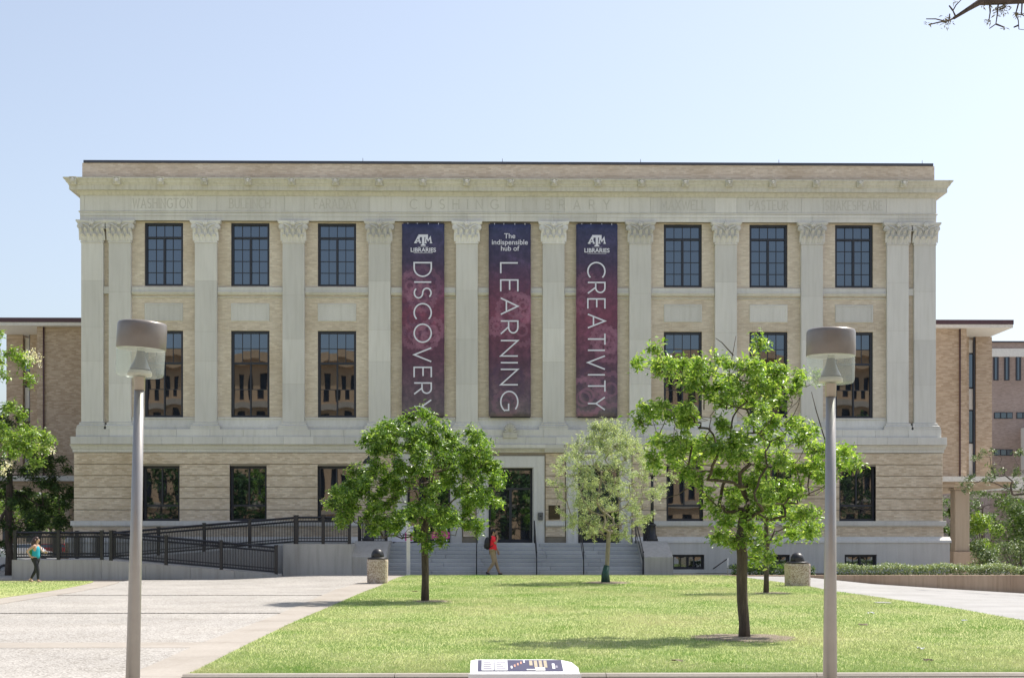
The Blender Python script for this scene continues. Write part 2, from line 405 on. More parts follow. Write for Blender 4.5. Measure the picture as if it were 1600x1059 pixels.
def blade_mat():
    m, n, l, b = mat('grass_blade'); co = world_co(n); g = n.new('ShaderNodeNewGeometry')
    r = ramp(n, [(0, (.22, .33, .10)), (.6, (.385, .50, .19)), (1, (.59, .65, .38))]); l.new(g.outputs['Random Per Island'], r.inputs[0])
    f = noise(n, l, stretch(n, l, co, (1, .6, 1)), .55, 6, .68); fr = ramp(n, [(.33, (.52, .76, .34)), (.5, (1, 1, 1)), (.66, (1.40, 1.18, 1.5))]); l.new(f, fr.inputs[0])
    col = mixc(n, l, 1.0, r.outputs[0], fr.outputs[0], 'MULTIPLY')
    f2 = noise(n, l, stretch(n, l, co, (1, .55, 1)), .20, 6, .65); d2 = ramp(n, [(.47, (0, 0, 0)), (.66, (1, 1, 1))]); l.new(f2, d2.inputs[0])
    col = mixc(n, l, math_(n, l, 'MULTIPLY', d2.outputs[0], .7), col, (.64, .57, .36))
    l.new(col, b.inputs['Base Color']); b.inputs['Roughness'].default_value = .6; b.inputs['Specular IOR Level'].default_value = .15
    t = n.new('ShaderNodeBsdfTranslucent'); l.new(col, t.inputs[0]); mx = n.new('ShaderNodeMixShader'); mx.inputs[0].default_value = .25
    l.new(b.outputs[0], mx.inputs[1]); l.new(t.outputs[0], mx.inputs[2]); l.new(mx.outputs[0], n['Material Output'].inputs[0])
    return m
M['blade'] = blade_mat()
grass('grass', 430000, lambda y: (LAWN_L(y) + .02, LAWN_R(y) - .03), Y_NEAR + .01, Y_FAR, 1.9, 'short bright mown grass covering the central lawn')
grass('grass', 80000, lambda y: (left_edge(y) - 12, left_edge(y) - .02), max(yl0, -40), yl1, 1.0, 'short mown grass on the small lawn before the ramp')

# ================================================================== the library
LIB = thing('library_building', 'long three storey buff brick and limestone library with pilasters and carved frieze', 'building', (fx(794), 0, 0))
XC = fx(794)
Z = {k: fz(v) for k, v in dict(coping=250.5, cop_b=254.5, cor=279, fr_t=308, fr_b=333, arch_b=346.5, cap_b=381, uw_t=348, uw_b=447,
     belt_t=449, belt_m=456, belt_b=467, pan_t=474, pan_b=502, sol_t=504, lw_t=516.5, lw_b=652, sh_b=660, pb_b=671, pl_b=683,
     led_b=695, mou_b=707, gw_t=728, gw_b=813.5, sill_b=823, b2_b=838, bm_b=847.5, bs_t=866, bs_b=889).items()}
XL, XR = fx(125), fx(1463)                     # outer pilaster edges
PIL = [144, 187, 321.5, 458.5, 593, 729.5, 865, 1000.5, 1134.5, 1269, 1403, 1445.5]
WINS = [(226, 286), (361, 421), (496.5, 556.5), (630, 692), (766, 828), (901.5, 963.5), (1037, 1097), (1171, 1230.5), (1305, 1364)]
YW = .20                                        # upper brick plane
WW = 1.62
wcx = [fx((a+b)/2, YW) for a, b in WINS]
def wall_holes(mb, x0, x1, z0, z1, holes, y, depth, m=0):
    xs = sorted({x0, x1, *[h[0] for h in holes], *[h[1] for h in holes]}); zs = sorted({z0, z1, *[h[2] for h in holes], *[h[3] for h in holes]})
    xs = [x for x in xs if x0 <= x <= x1]; zs = [z for z in zs if z0 <= z <= z1]
    for a, b in zip(xs[:-1], xs[1:]):
        for c, d in zip(zs[:-1], zs[1:]):
            cx, cz = (a+b)/2, (c+d)/2
            if any(h[0] < cx < h[1] and h[2] < cz < h[3] for h in holes): continue
            mb.add([(a,y,c),(b,y,c),(b,y,d),(a,y,d)], [(0,1,2,3)], m)
    for a, b, c, d in holes:                    # reveals
        c2, d2 = max(c, z0), min(d, z1)
        if d2 <= c2: continue
        mb.add([(a,y,c2),(a,y+depth,c2),(a,y+depth,d2),(a,y,d2)], [(0,1,2,3)], m)
        mb.add([(b,y,c2),(b,y,d2),(b,y+depth,d2),(b,y+depth,c2)], [(0,1,2,3)], m)
        if d <= z1: mb.add([(a,y,d),(a,y+depth,d),(b,y+depth,d),(b,y,d)], [(0,1,2,3)], m)
        if c >= z0: mb.add([(a,y,c),(b,y,c),(b,y+depth,c),(a,y+depth,c)], [(0,1,2,3)], m)
DEP = 17.0
holesU = [(x-WW/2, x+WW/2, Z['uw_b'], Z['uw_t']) for x in wcx]
holesL = [(x-WW/2, x+WW/2, Z['lw_b'], Z['lw_t']) for x in wcx]
mb = MB(); wall_holes(mb, XL+.05, XR-.05, Z['sh_b'], Z['arch_b']+.05, holesU+holesL, YW, .26)
mb.build('brick_wall', M['brick'], LIB)
mb = MB()                                        # flanks, back and roof deck
for x in (XL+.05, XR-.05): mb.add([(x,YW,0),(x,DEP,0),(x,DEP,Z['cor']),(x,YW,Z['cor'])], [(0,1,2,3)])
mb.add([(XL,DEP,0),(XR,DEP,0),(XR,DEP,Z['cor']),(XL,DEP,Z['cor'])], [(0,1,2,3)])
mb.build('flank_wall', M['brick'], LIB)
MB().add([(XL-.5,.0,Z['cor']-.05),(XR+.5,.0,Z['cor']-.05),(XR+.5,DEP,Z['cor']-.05),(XL-.5,DEP,Z['cor']-.05)], [(0,1,2,3)]).build('roof', M['coping'], LIB)
PX0, PX1, PY = fx(128.5, .3), fx(1460, .3), .3
mb = MB(); mb.box(PX0, PX1, PY, DEP-.3, Z['cor']-.04, Z['cop_b']); mb.build('parapet', M['brick_top'], LIB)
MB().box(PX0+.06, PX1-.06, PY-.05, DEP-.35, Z['cop_b']+.003, Z['coping']).build('coping', M['coping'], LIB)
for p in (567, 785, 1001, 1217, 1441):           # lightning rods
    x = fx(p, 1.0); MB().tube([(x,1.0,Z['coping']), (x,1.0,Z['coping']+.32)], .012, 5).build('lightning_rod', M['coping'], LIB)
# --- entablature
def prof(lst): return [(p, z) for p, z in lst]
zc, zf, zfb, za = fz(279, -.56), Z['fr_t'], Z['fr_b'], Z['arch_b']
PROJ = .56
corn = [(.02, zf), (.05, zf+.03), (.10, zf+.07), (.17, zf+.20), (.20, zf+.21), (.46, zf+.215), (.46, zf+.43), (.50, zf+.45), (.51, zf+.50), (.58, zf+.56), (.63, zf+.66), (.70, zf+.72), (.72, zf+.74), (.72, zc)]
corn = [(p*PROJ/.72, zf + (z - zf) * (zc - zf) / (.80)) if z != zc else (p*PROJ/.72, z) for p, z in corn]
cs = np.linspace(XL, XR, 11)
mb = MB(); mb.ring_profile(corn, XL, XR, DEP); mb.build('cornice', M['stone_warm'], LIB)
# frieze and architrave stones
cut = [XL]
for p in (132.5, 205, 308, 339, 445, 475.5, 577, 611): cut.append(fx(p))
midcut = [fx(p) for p in (700, 790, 882, 983)]
rc = [fx(p) for p in (1016, 1117, 1151, 1252, 1286, 1385, 1456)]
cut = cut + midcut + rc + [XR]
for a, b in zip(cut[:-1], cut[1:]): MB().box(a+.003, b-.003, -.022, .4, zfb+.034, zf-.004, bev=.006).build('frieze_stone', M['stone'], LIB)
mb = MB(); mb.box(XL+.01, XR-.01, .0, DEP, za, zf); mb.build('entablature_core', M['groove'], LIB)
mb = MB(); mb.ring_profile([(.0, zfb-.04), (.05, zfb-.02), (.06, zfb+.01), (.03, zfb+.03)], XL, XR, DEP-.1); mb.build('taenia_moulding', M['stone'], LIB)
ac = [XL] + [fx(p) for p in (187, 321, 458, 593, 661, 730, 797, 865, 932, 1000, 1134, 1269, 1403)] + [XR]
for a, b in zip(ac[:-1], ac[1:]):
    mb = MB(); mb.box(a+.003, b-.003, -.012, .38, za+.004, za+(zfb-za)*.52, bev=.004); mb.box(a+.003, b-.003, -.03, .38, za+(zfb-za)*.52+.004, zfb-.043, bev=.004)
    mb.build('architrave_stone', M['stone'], LIB)
# carved masks on the cornice gutter
def mask_mesh():
    mb = MB(); mb.box(-.15, .15, -.05, .12, -.17, .15, bev=.03)
    mb.ball((0, -.07, .0), (.115, .09, .135)); mb.ball((0, -.15, -.04), (.055, .05, .05)); mb.ball((-.06, -.13, .05), (.035, .03, .03)); mb.ball((.06, -.13, .05), (.035, .03, .03))
    mb.ball((-.13, -.05, .06), (.05, .05, .07)); mb.ball((.13, -.05, .06), (.05, .05, .07))
    mb.box(-.165, .165, -.09, .12, .152, .185)
    mb.v = [(x*.88, y*.85, z*.88) for x, y, z in mb.v]
    return mb.mesh('lion_mask', M['stone_warm'])
mm = mask_mesh(); zm = fz(285, -.52)
for i in range(20):
    x = fx(114 + i * 68.33, -.52)
    put('lion_mask', mm, LIB, (x - XC, -.515, zm))
# --- pilasters
PW = .92
def capital_mesh(name, m):
    mb = MB(); h = Z['arch_b'] - Z['cap_b'] - .004; w = PW/2
    def slab(w0, w1, z0, z1, y0, y1):
        mb.add([(-w0,y0,z0),(w0,y0,z0),(w0,.3,z0),(-w0,.3,z0),(-w1,y1,z1),(w1,y1,z1),(w1,.3,z1),(-w1,.3,z1)],
               [(0,3,2,1),(4,5,6,7),(0,1,5,4),(1,2,6,5),(2,3,7,6),(3,0,4,7)])
    slab(w+.03, w+.03, .0, .045, -.035, -.035)                      # astragal
    slab(w-.01, w+.04, .045, h-.13, -.01, -.06)                     # bell
    def leaf(x, z0, hh, ww, out):
        prof = [(0, .0, 1), (.35, .03, 1.05), (.7, .07, .95), (.92, out, .7), (1.0, out+.05, .45), (.93, out+.075, .25)]
        vs = []; fs = []
        for t, o, k in prof:
            for u in (-1, -.5, 0, .5, 1):
                vs.append((x + u*ww*k/2, -.03 - o + abs(u)*.028 - (.012 if u == 0 else 0), z0 + hh*t - (0.02*hh if abs(u) == 1 else 0)))
        for i in range(len(prof)-1):
            for j in range(4): fs.append((i*5+j, i*5+j+1, (i+1)*5+j+1, (i+1)*5+j))
        mb.add(vs, fs)
    for x in (-.37, -.125, .125, .37): leaf(x, .045, .30, .20, .17)
    for x in (-.46, -.25, 0, .25, .46): leaf(x, .09, .50, .165, .19)
    for sx in (-1, 1):                                             # volutes
        for r, k in ((.125, 0), (.075, .03), (.035, .055)):
            n = 14; c = (sx*(w+.03), -.10-k, h-.25)
            vs = [(c[0]+r*math.cos(2*math.pi*i/n), c[1], c[2]+r*math.sin(2*math.pi*i/n)) for i in range(n)] + [(c[0]+r*math.cos(2*math.pi*i/n), .1, c[2]+r*math.sin(2*math.pi*i/n)) for i in range(n)]
            mb.add(vs, [tuple(range(n))] + [(i, n+i, n+(i+1) % n, (i+1) % n) for i in range(n)])
        mb.tube([(sx*.07, -.07, .52), (sx*.10, -.09, .64), (sx*.24, -.10, h-.19), (sx*(w-.03), -.11, h-.13)], [.03, .035, .035, .03], 6)
        mb.tube([(sx*.05, -.07, .52), (sx*.12, -.10, .62), (sx*.14, -.11, h-.24), (sx*.08, -.12, h-.2)], [.02, .028, .03, .02], 6)
    # abacus with concave front
    n = 10; ys = [-.17 + .085*(1-(2*i/n-1)**2) for i in range(n+1)]; W = w+.17
    vs = []; 
    for z, e in ((h-.13, -.03), (h-.07, .0), (h-.065, .015), (h, .015)):
        for i in range(n+1): vs.append(((2*i/n-1)*(W+e), ys[i]-e, z))
        vs += [(W+e, .3, z), (-W-e, .3, z)]
    k = n+3; fs = []
    for r in range(3):
        for i in range(k): fs.append((r*k+i, r*k+(i+1) % k, (r+1)*k+(i+1) % k, (r+1)*k+i))
    fs += [tuple(range(k))[::-1], tuple(range(3*k, 4*k))]; mb.add(vs, fs)
    mb.ball((0, -.14, h-.10), (.115, .06, .10)); 
    for a in range(6): mb.ball((.085*math.cos(a*1.047), -.17, h-.10+.075*math.sin(a*1.047)), (.042, .03, .036), nu=6, nv=4)
    mb.ball((0, -.19, h-.1), .03, nu=6, nv=4)
    return mb.mesh(name, m)
CAPM = capital_mesh('capital', M['stone']); CAPP = capital_mesh('cleaned_capital', M['stone_pale'])
for i, p in enumerate(PIL):
    x = fx(p); zb, zt = Z['sh_b'], Z['cap_b']
    po = MB().box(x-PW/2+.01, x+PW/2-.01, .006, .32, Z['pb_b'], Z['arch_b']).build('pilaster', M['groove'], LIB)
    cuts = [zb, fz(565), fz(513 + (i % 3)*3), fz(440), zt]
    if i % 2: cuts = [zb, fz(600), fz(530), fz(462 - (i % 3)*4), zt]
    for a, b in zip(cuts[:-1], cuts[1:]): MB().box(x-PW/2, x+PW/2, 0, .3, a+.002, b-.002, bev=.003).build('shaft_stone', M['stone'], po)
    mb = MB(); e = PW/2                           # attic base
    zz = Z['pb_b']; hb = zb - zz
    pr = [(.16, zz), (.16, zz+hb*.30), (.13, zz+hb*.33), (.14, zz+hb*.42), (.14, zz+hb*.52), (.09, zz+hb*.6), (.06, zz+hb*.70), (.07, zz+hb*.78), (.07, zz+hb*.9), (.0, zb)]
    vs = []
    for q, z in pr: vs += [(x-e-q, .3, z), (x-e-q, -q, z), (x+e+q, -q, z), (x+e+q, .3, z)]
    fs = [(4*r+k, 4*r+k+1, 4*r+k+5, 4*r+k+4) for r in range(len(pr)-1) for k in range(3)] + [(0, 3, 2, 1)]
    if i in (0, 10): pass
    mb.add(vs, fs); mb.build('base', M['stone'], po)
    o = put('capital', CAPP if i in (2, 5, 6) else CAPM, po, (x - XC, 0, Z['cap_b']+.002))
    if i in (2, 5, 6): o['label'] = 'pale freshly cleaned capital'
# strips of panelled stone and belts between pilasters
bays = [(PIL[i+1], PIL[i+2]) for i in range(9)]
for bi, (a, b) in enumerate(bays):
    x0, x1 = fx(a) + PW/2 + .01, fx(b) - PW/2 - .01
    sill = MB(); sill.box(x0, x1, YW-.10, YW+.3, Z['belt_m']+.003, Z['belt_t'], bev=.008); sill.prism([(YW-.16, Z['belt_m']-.04), (YW+.2, Z['belt_m']-.04), (YW+.2, Z['belt_m']), (YW-.16, Z['belt_m'])], x0, x1)
    sill.prism([(YW-.07, Z['belt_m']-.13), (YW+.2, Z['belt_m']-.13), (YW+.2, Z['belt_m']-.043), (YW-.13, Z['belt_m']-.043), (YW-.12, Z['belt_m']-.08)], x0, x1)
    sill.build('sill_course', M['stone'], LIB)
    MB().prism([(YW-.02, Z['belt_b']+.03), (YW-.045, Z['belt_b']+.05), (YW-.045, Z['belt_b']+.09), (YW+.1, Z['belt_b']+.09), (YW+.1, Z['belt_b']+.03)], x0, x1).build('string_course', M['stone_warm'], LIB)
    cx = wcx[bi]; hw = .81
    pm = MB(); pm.box(cx-hw, cx+hw, YW-.025, YW+.1, Z['pan_b'], Z['pan_t'], bev=.02)
    pm.box(cx-hw+.02, cx+hw-.02, YW-.045, YW, Z['pan_t']-.075, Z['pan_t']-.02); pm.box(cx-hw+.02, cx+hw-.02, YW-.045, YW, Z['pan_b']+.02, Z['pan_b']+.075)
    for sx in (-1, 1): pm.box(cx+sx*(hw-.0475)-.0275, cx+sx*(hw-.0475)+.0275, YW-.044, YW, Z['pan_b']+.076, Z['pan_t']-.076)
    pan = pm.build('spandrel_panel', M['stone'], LIB)
    # soldier course over lower window
    n = int((x1-x0)/.095)
    sm = MB(); 
    for k in range(n):
        s0 = x0 + (x1-x0)*k/n; sm.box(s0+.005, s0+(x1-x0)/n-.005, YW-.012-random.random()*.004, YW+.05, Z['lw_t']+.012, Z['sol_t']-.01)
    tag(sm.build('soldier_course', M['brick'], LIB), kind='stuff')
    for zz in (Z['lw_b'],):
        MB().box(x0, x1, YW-.10, YW+.3, Z['sh_b']+.14, zz, bev=.01).build('window_sill', M['stone'], LIB)
        MB().prism([(YW-.16, Z['pb_b']), (YW+.2, Z['pb_b']), (YW+.2, Z['sh_b']+.137), (YW-.07, Z['sh_b']+.137), (YW-.08, Z['sh_b']+.06), (YW-.13, Z['sh_b']-.12), (YW-.16, Z['sh_b']-.16)], x0-.06, x1+.06).build('sill_apron', M['stone'], LIB)
for a, b in ((PIL[0], PIL[1]), (PIL[10], PIL[11])):  # between the paired corner pilasters
    x0, x1 = fx(a)+PW/2+.004, fx(b)-PW/2-.004
    mb = MB(); mb.box(x0, x1, YW-.12, YW+.1, Z['belt_m']-.10, Z['belt_t']); mb.build('sill_course', M['stone'], LIB)
# --- plinth, ledge, moulding stones
def stones(name, x0, x1, y0, y1, z0, z1, n, m, ends=0.0, bev=.006):
    xs = np.linspace(x0, x1, n+1)
    for a, b in zip(xs[:-1], xs[1:]): MB().box(a+.003, b-.003, y0, y1, z0+.002, z1-.002, bev=bev).build(name, m, LIB)
GX0, GX1 = fx(115.5, -.06), fx(1473, -.06)
stones('plinth_stone', fx(120), fx(1469), -.17, DEP-.2, Z['pl_b'], Z['pb_b'], 26, M['stone'])
stones('ledge_stone', fx(113), fx(1476.5), -.30, DEP-.1, Z['led_b'], Z['pl_b'], 29, M['stone'])
mb = MB(); mb.ring_profile([(.02, Z['mou_b']), (.06, Z['mou_b']+.01), (.06, Z['mou_b']+.12), (.10, Z['mou_b']+.16), (.12, Z['mou_b']+.24), (.17, Z['led_b']-.004)], GX0, GX1, DEP-.3)
mb.build('bed_moulding', M['stone'], LIB)
# --- ground floor
GW = 1.55
gpx = [(224, 279), (359.5, 416), (497, 553), None, None, None, (1042, 1098), (1183, 1236), (1313, 1367)]
gcx = [fx((p[0]+p[1])/2, -.06) if p else None for p in gpx]
YG = -.06
holesG = [(x-GW/2, x+GW/2, Z['gw_b'], Z['gw_t']) for x in gcx if x is not None]
dz0 = fz(848)
doors = [(fx(670, 0)-.9, fx(670, 0)+.9), (fx(763.5), fx(832)), (fx(903), fx(967.5))]
dtop = [fz(728), fz(731), fz(727)]
holesD = [(a, b, dz0, t) for (a, b), t in zip(doors, dtop)]
mb = MB(); wall_holes(mb, GX0, GX1, fz(850), Z['mou_b']+.03, holesG+holesD, YG+.03, .42); mb.build('backing_wall', M['groove'], LIB)
nb = 6; zt, zb = Z['mou_b'], Z['gw_b']
bz = np.linspace(zb, zt, nb+1)
for k in range(nb):
    z0, z1 = bz[k], bz[k+1] - .032
    hs = sorted([h for h in holesG if h[3] > z0 + .1] + [(a-.55, b+.55, 0, 0) for a, b in doors])
    xs = [GX0] + [v for h in hs for v in (h[0], h[1])] + [GX1]
    for a, b in zip(xs[0::2], xs[1::2]):
        if b - a > .1: MB().box(a, b, YG-.0, YG+.3, z0, z1, bev=.008).build('brick_band', M['brick_low'], LIB)
hs = sorted([(a-.55, b+.55) for a, b in doors]); xs = [GX0] + [v for h in hs for v in h] + [GX1]
for a, b in zip(xs[0::2], xs[1::2]):
    if a > fx(850) and b < fx(890) or True:
        e0 = .12 if a == GX0 else 0; e1 = .12 if b == GX1 else 0
        MB().box(a-e0, b+e1, YG-.12, YG+.3, Z['sill_b']+.05, Z['gw_b']-.003, bev=.01).build('sill_band', M['stone'], LIB)
        MB().box(a-e0*.4, b+e1*.4, YG-.06, YG+.3, Z['sill_b'], Z['sill_b']+.048, bev=.006).build('sill_fillet', M['stone'], LIB)
        MB().box(a-e0*.2, b+e1*.2, YG-.02, YG+.3, Z['b2_b'], Z['sill_b']-.003).build('brick_course', M['brick_low'], LIB)
        if b < fx(700) or a > fx(900):
            MB().prism([(YG-.30, Z['bm_b']), (YG+.2, Z['bm_b']), (YG+.2, Z['b2_b']-.002), (YG-.05, Z['b2_b']-.002), (YG-.12, Z['b2_b']-.06), (YG-.27, Z['b2_b']-.16)], a-e0*2.4, b+e1*2.4).build('water_table', M['stone'], LIB)
bsx = [fx((1050.5+1100)/2, -.3), fx((1182+1236)/2, -.3), fx((1318+1371.5)/2, -.3)]
holesB = [(x-.68, x+.68, Z['bs_b'], Z['bs_t']) for x in bsx]
mb = MB(); wall_holes(mb, fx(108, -.3), fx(1484, -.3), -.6, Z['bm_b'], holesB, YG-.26, .35); mb.build('basement_wall', M['stone'], LIB)
mb = MB()
for x in (fx(108, -.3), fx(1484, -.3)): mb.add([(x,YG-.26,-.6),(x,DEP-.4,-.6),(x,DEP-.4,Z['bm_b']),(x,YG-.26,Z['bm_b'])], [(0,1,2,3)])
for x in (GX0, GX1): mb.add([(x,YG+.03,0),(x,DEP-.4,0),(x,DEP-.4,Z['mou_b']),(x,YG+.03,Z['mou_b'])], [(0,1,2,3)])
mb.build('flank_base', M['stone'], LIB)
# --- windows: frame (part) with panes (sub-parts)
def pane_mesh(cx, cz, w, h, gx, gz_, gw, gh, s):
    # pane w x h centred (cx,cz), a piece of a sealed unit centred (gx,gz_) of gw x gh that bows out by s metres
    n = 6; vs = []; fs = []
    for j in range(n+1):
        for i in range(n+1):
            x = cx-w/2+w*i/n; z = cz-h/2+h*j/n; u = (x-gx)/(gw/2); v = (z-gz_)/(gh/2)
            vs.append((x, -s*max(0, 1-u*u)*max(0, 1-v*v), z))
    for j in range(n):
        for i in range(n): a = j*(n+1)+i; fs.append((a, a+1, a+n+2, a+n+1))
    return MB().add(vs, fs, 0, True).mesh('pane', M['glass'])
def window_kind(w, h, layout):
    """layout: list of units (x0,x1,z0,z1 in 0..1, cols, rows, bow); returns frame mesh, pane meshes"""
    mb = MB(); fr = .10; dp = .10; panes = []
    W, H = w-2*fr, h-2*fr
    mb.box(-w/2, -w/2+fr, -dp, .06, -h/2, h/2); mb.box(w/2-fr, w/2, -dp, .06, -h/2, h/2)
    mb.box(-w/2+fr, w/2-fr, -dp, .06, h/2-fr, h/2); mb.box(-w/2+fr, w/2-fr, -dp, .06, -h/2, -h/2+fr)
    for ui, (u0, u1, v0, v1, c, r, bow) in enumerate(layout):
        x0, x1, z0, z1 = -W/2+W*u0, -W/2+W*u1, -H/2+H*v0, -H/2+H*v1
        t = .045                                   # sash members where units meet
        if u0 > 0: mb.box(x0-t, x0+.0, -dp*.8, .05, z0, z1-.01)
        if u1 < 1: mb.box(x1, x1+t, -dp*.83, .05, z0, z1-.008)
        if v1 < 1: mb.box(max(-W/2, x0-.05), min(W/2, x1+.05), -dp*(.86+.03*ui), .05, z1-t*.9+.002*ui, z1+t*.9+.002*ui)
        for i in range(1, c): xx = x0+(x1-x0)*i/c; mb.box(xx-.013, xx+.013, -.035, .03, z0, z1)
        for j in range(1, r): zz = z0+(z1-z0)*j/r; mb.box(x0, x1, -.033, .03, zz-.013, zz+.013)
        for i in range(c):
            for j in range(r):
                pw, ph = (x1-x0)/c, (z1-z0)/r
                panes.append(pane_mesh(x0+pw*(i+.5), z0+ph*(j+.5), pw-.004, ph-.004, (x0+x1)/2, (z0+z1)/2, x1-x0, z1-z0, bow))
    return mb.mesh('window', M['frame']), panes
hu, hl, hg = Z['uw_t']-Z['uw_b'], Z['lw_t']-Z['lw_b'], Z['gw_t']-Z['gw_b']
KU = window_kind(WW, hu, [(0, 1, .79, 1, 4, 1, .0008), (0, .5, 0, .79, 2, 4, .0008), (.5, 1, 0, .79, 2, 4, .0008)])
KLS = [window_kind(WW, hl, [(0, 1, .635, 1, 4, 2, a), (0, .48, 0, .635, 1, 2, b), (.52, 1, 0, .635, 1, 2, c)]) for a, b, c in ((.0013, .0009, .0012), (.0016, .0012, .0007), (.0011, .0006, .0010), (.0008, .0011, .0004))]
KGS = [window_kind(GW, hg, [(0, .48, .26, 1, 1, 1, a), (.52, 1, .26, 1, 1, 1, b), (0, 1, 0, .26, 1, 1, .0003)]) for a, b in ((.0005, .0003), (.0002, .0006), (.0006, .0005))]
KB = window_kind(1.36, Z['bs_t']-Z['bs_b'], [(0, .5, 0, 1, 2, 1, .001), (.5, 1, 0, 1, 2, 1, .001)])
def add_window(kind, x, y, z, parent=None):
    parent = parent or LIB
    o = put('window', kind[0], parent, (x-XC, y, z))
    for p in kind[1]:
        put('pane', p, o, (0, 0, 0), (R(random.gauss(0, .09)), 0, R(random.gauss(0, .09))))
    return o
for i, x in enumerate(wcx):
    add_window(KU, x, YW+.20, (Z['uw_t']+Z['uw_b'])/2); add_window(KLS[(i*3+i//4) % 4], x, YW+.20, (Z['lw_t']+Z['lw_b'])/2)
for i, x in enumerate(gcx):
    if x is not None: add_window(KGS[(i+i//3) % 3], x, YG+.34, (Z['gw_t']+Z['gw_b'])/2)
for x in bsx: add_window(KB, x, YG-.26+.25, (Z['bs_t']+Z['bs_b'])/2)
# --- doorways
def doorway(a, b, top, grand):
    so = MB(); w = .48 if grand else .5
    so.box(a-w, a, YG-.10, YG+.4, dz0, top); so.box(b, b+w, YG-.10, YG+.4, dz0, top); so.box(a-w, b+w, YG-.103, YG+.4, top+.002, top+.50)
    for (i, e) in ((.06, .03), (.30, .06)):
        so.box(a-w-.0+i, a-.05, YG-.10-e, YG-.09, dz0, top+.02); so.box(b+.05, b+w-i, YG-.10-e, YG-.09, dz0, top+.02)
        so.box(a-w+i, b+w-i, YG-.10-e-.002, YG-.09, top+.022, top+.5-i*.6)
    s = so.build('door_surround', M['stone'], LIB)
    d = MB(); t = .09; y = YG+.30
    d.box(a, a+t, y, y+.1, dz0, top); d.box(b-t, b, y, y+.1, dz0, top); d.box(a+t, b-t, y, y+.1, top-t, top)
    m = (a+b)/2; zt_ = dz0+2.25
    d.box(a+t, b-t, y, y+.1, zt_, zt_+.09); d.box(m-.06, m+.06, y-.01, y+.1, dz0, zt_); d.box(a+t, b-t, y, y+.09, dz0, dz0+.16)
    do = d.build('door', M['frame'], LIB)
    for (x0, x1, z0, z1) in ((a+t, m-.06, dz0+.16, zt_), (m+.06, b-t, dz0+.16, zt_), (a+t, b-t, zt_+.09, top-t)):
        MB().add([(x0,y+.05,z0),(x1,y+.05,z0),(x1,y+.051,z1),(x0,y+.051,z1)], [(0,1,2,3)]).build('pane', M['glass'], do)
    for x in (m-.11, m+.11): MB().tube([(x, y-.06, dz0+.9), (x, y-.06, dz0+1.25)], .014, 6).build('handle', M['black'], do)
for (a, b), t in zip(doors, dtop): doorway(a, b, t, False)
# hood over the central door with shell
xa, xb = fx(740), fx(852); zh = fz(700, -.4)
MB().prism([(YG-.12, zh-.02), (YG+.2, zh-.02), (YG+.2, Z['led_b']-.003), (YG-.36, Z['led_b']-.003), (YG-.34, Z['led_b']-.14), (YG-.22, Z['led_b']-.20)], xa, xb).build('door_hood', M['stone'], LIB)
for x in (fx(852), fx(880), fx(742), fx(714)): pass
for px_ in (729.5, 866):
    x = fx(px_, -.3); MB().prism([(YG-.16, Z['mou_b']), (YG+.2, Z['mou_b']), (YG+.2, Z['led_b']-.005), (YG-.33, Z['led_b']-.005), (YG-.30, Z['led_b']-.15)], x-.40, x+.40).build('bracket', M['stone'], LIB)
x = fx(797, -.3); zs0 = fz(684, -.3); zs1 = fz(659, -.3)
mb = MB(); mb.box(x-.30, x+.30, -.36, .0, zs0-.02, zs0+.24, bev=.03)
for k in range(9):                               # shell flutes
    a = R(12 + k*19.5); mb.tube([(x, -.30, zs0+.22), (x+.27*math.cos(a), -.33, zs0+.22+.42*math.sin(a))], [.03, .062], 6)
mb.build('shell_ornament', M['stone_warm'], LIB)
# plaque, intercom, small sign
x = fx(866, -.06); MB().box(x-.24, x+.24, YG-.035, YG+.02, fz(811), fz(789), bev=.012).build('plaque', plain('bronze_plaque', (.06, .045, .03), .4, .6), LIB)
x = fx(844.5, -.1); ib = MB().box(x-.10, x+.10, YG-.24, YG-.155, fz(812), fz(800.5), bev=.015).build('intercom', plain('intercom_grey', (.11, .11, .11), .5), LIB)
MB().lathe([(.035, 0), (.035, .01)], (0, 0, 0), 12).build('button', M['black'], ib, (0,0,0), (x-XC, YG-.24, fz(806))).rotation_euler = (R(90), 0, 0)
x = fx(1274, -.1); MB().box(x-.08, x+.08, YG-.03, YG+.0, fz(808), fz(800)).build('number_plate', M['black'], LIB)
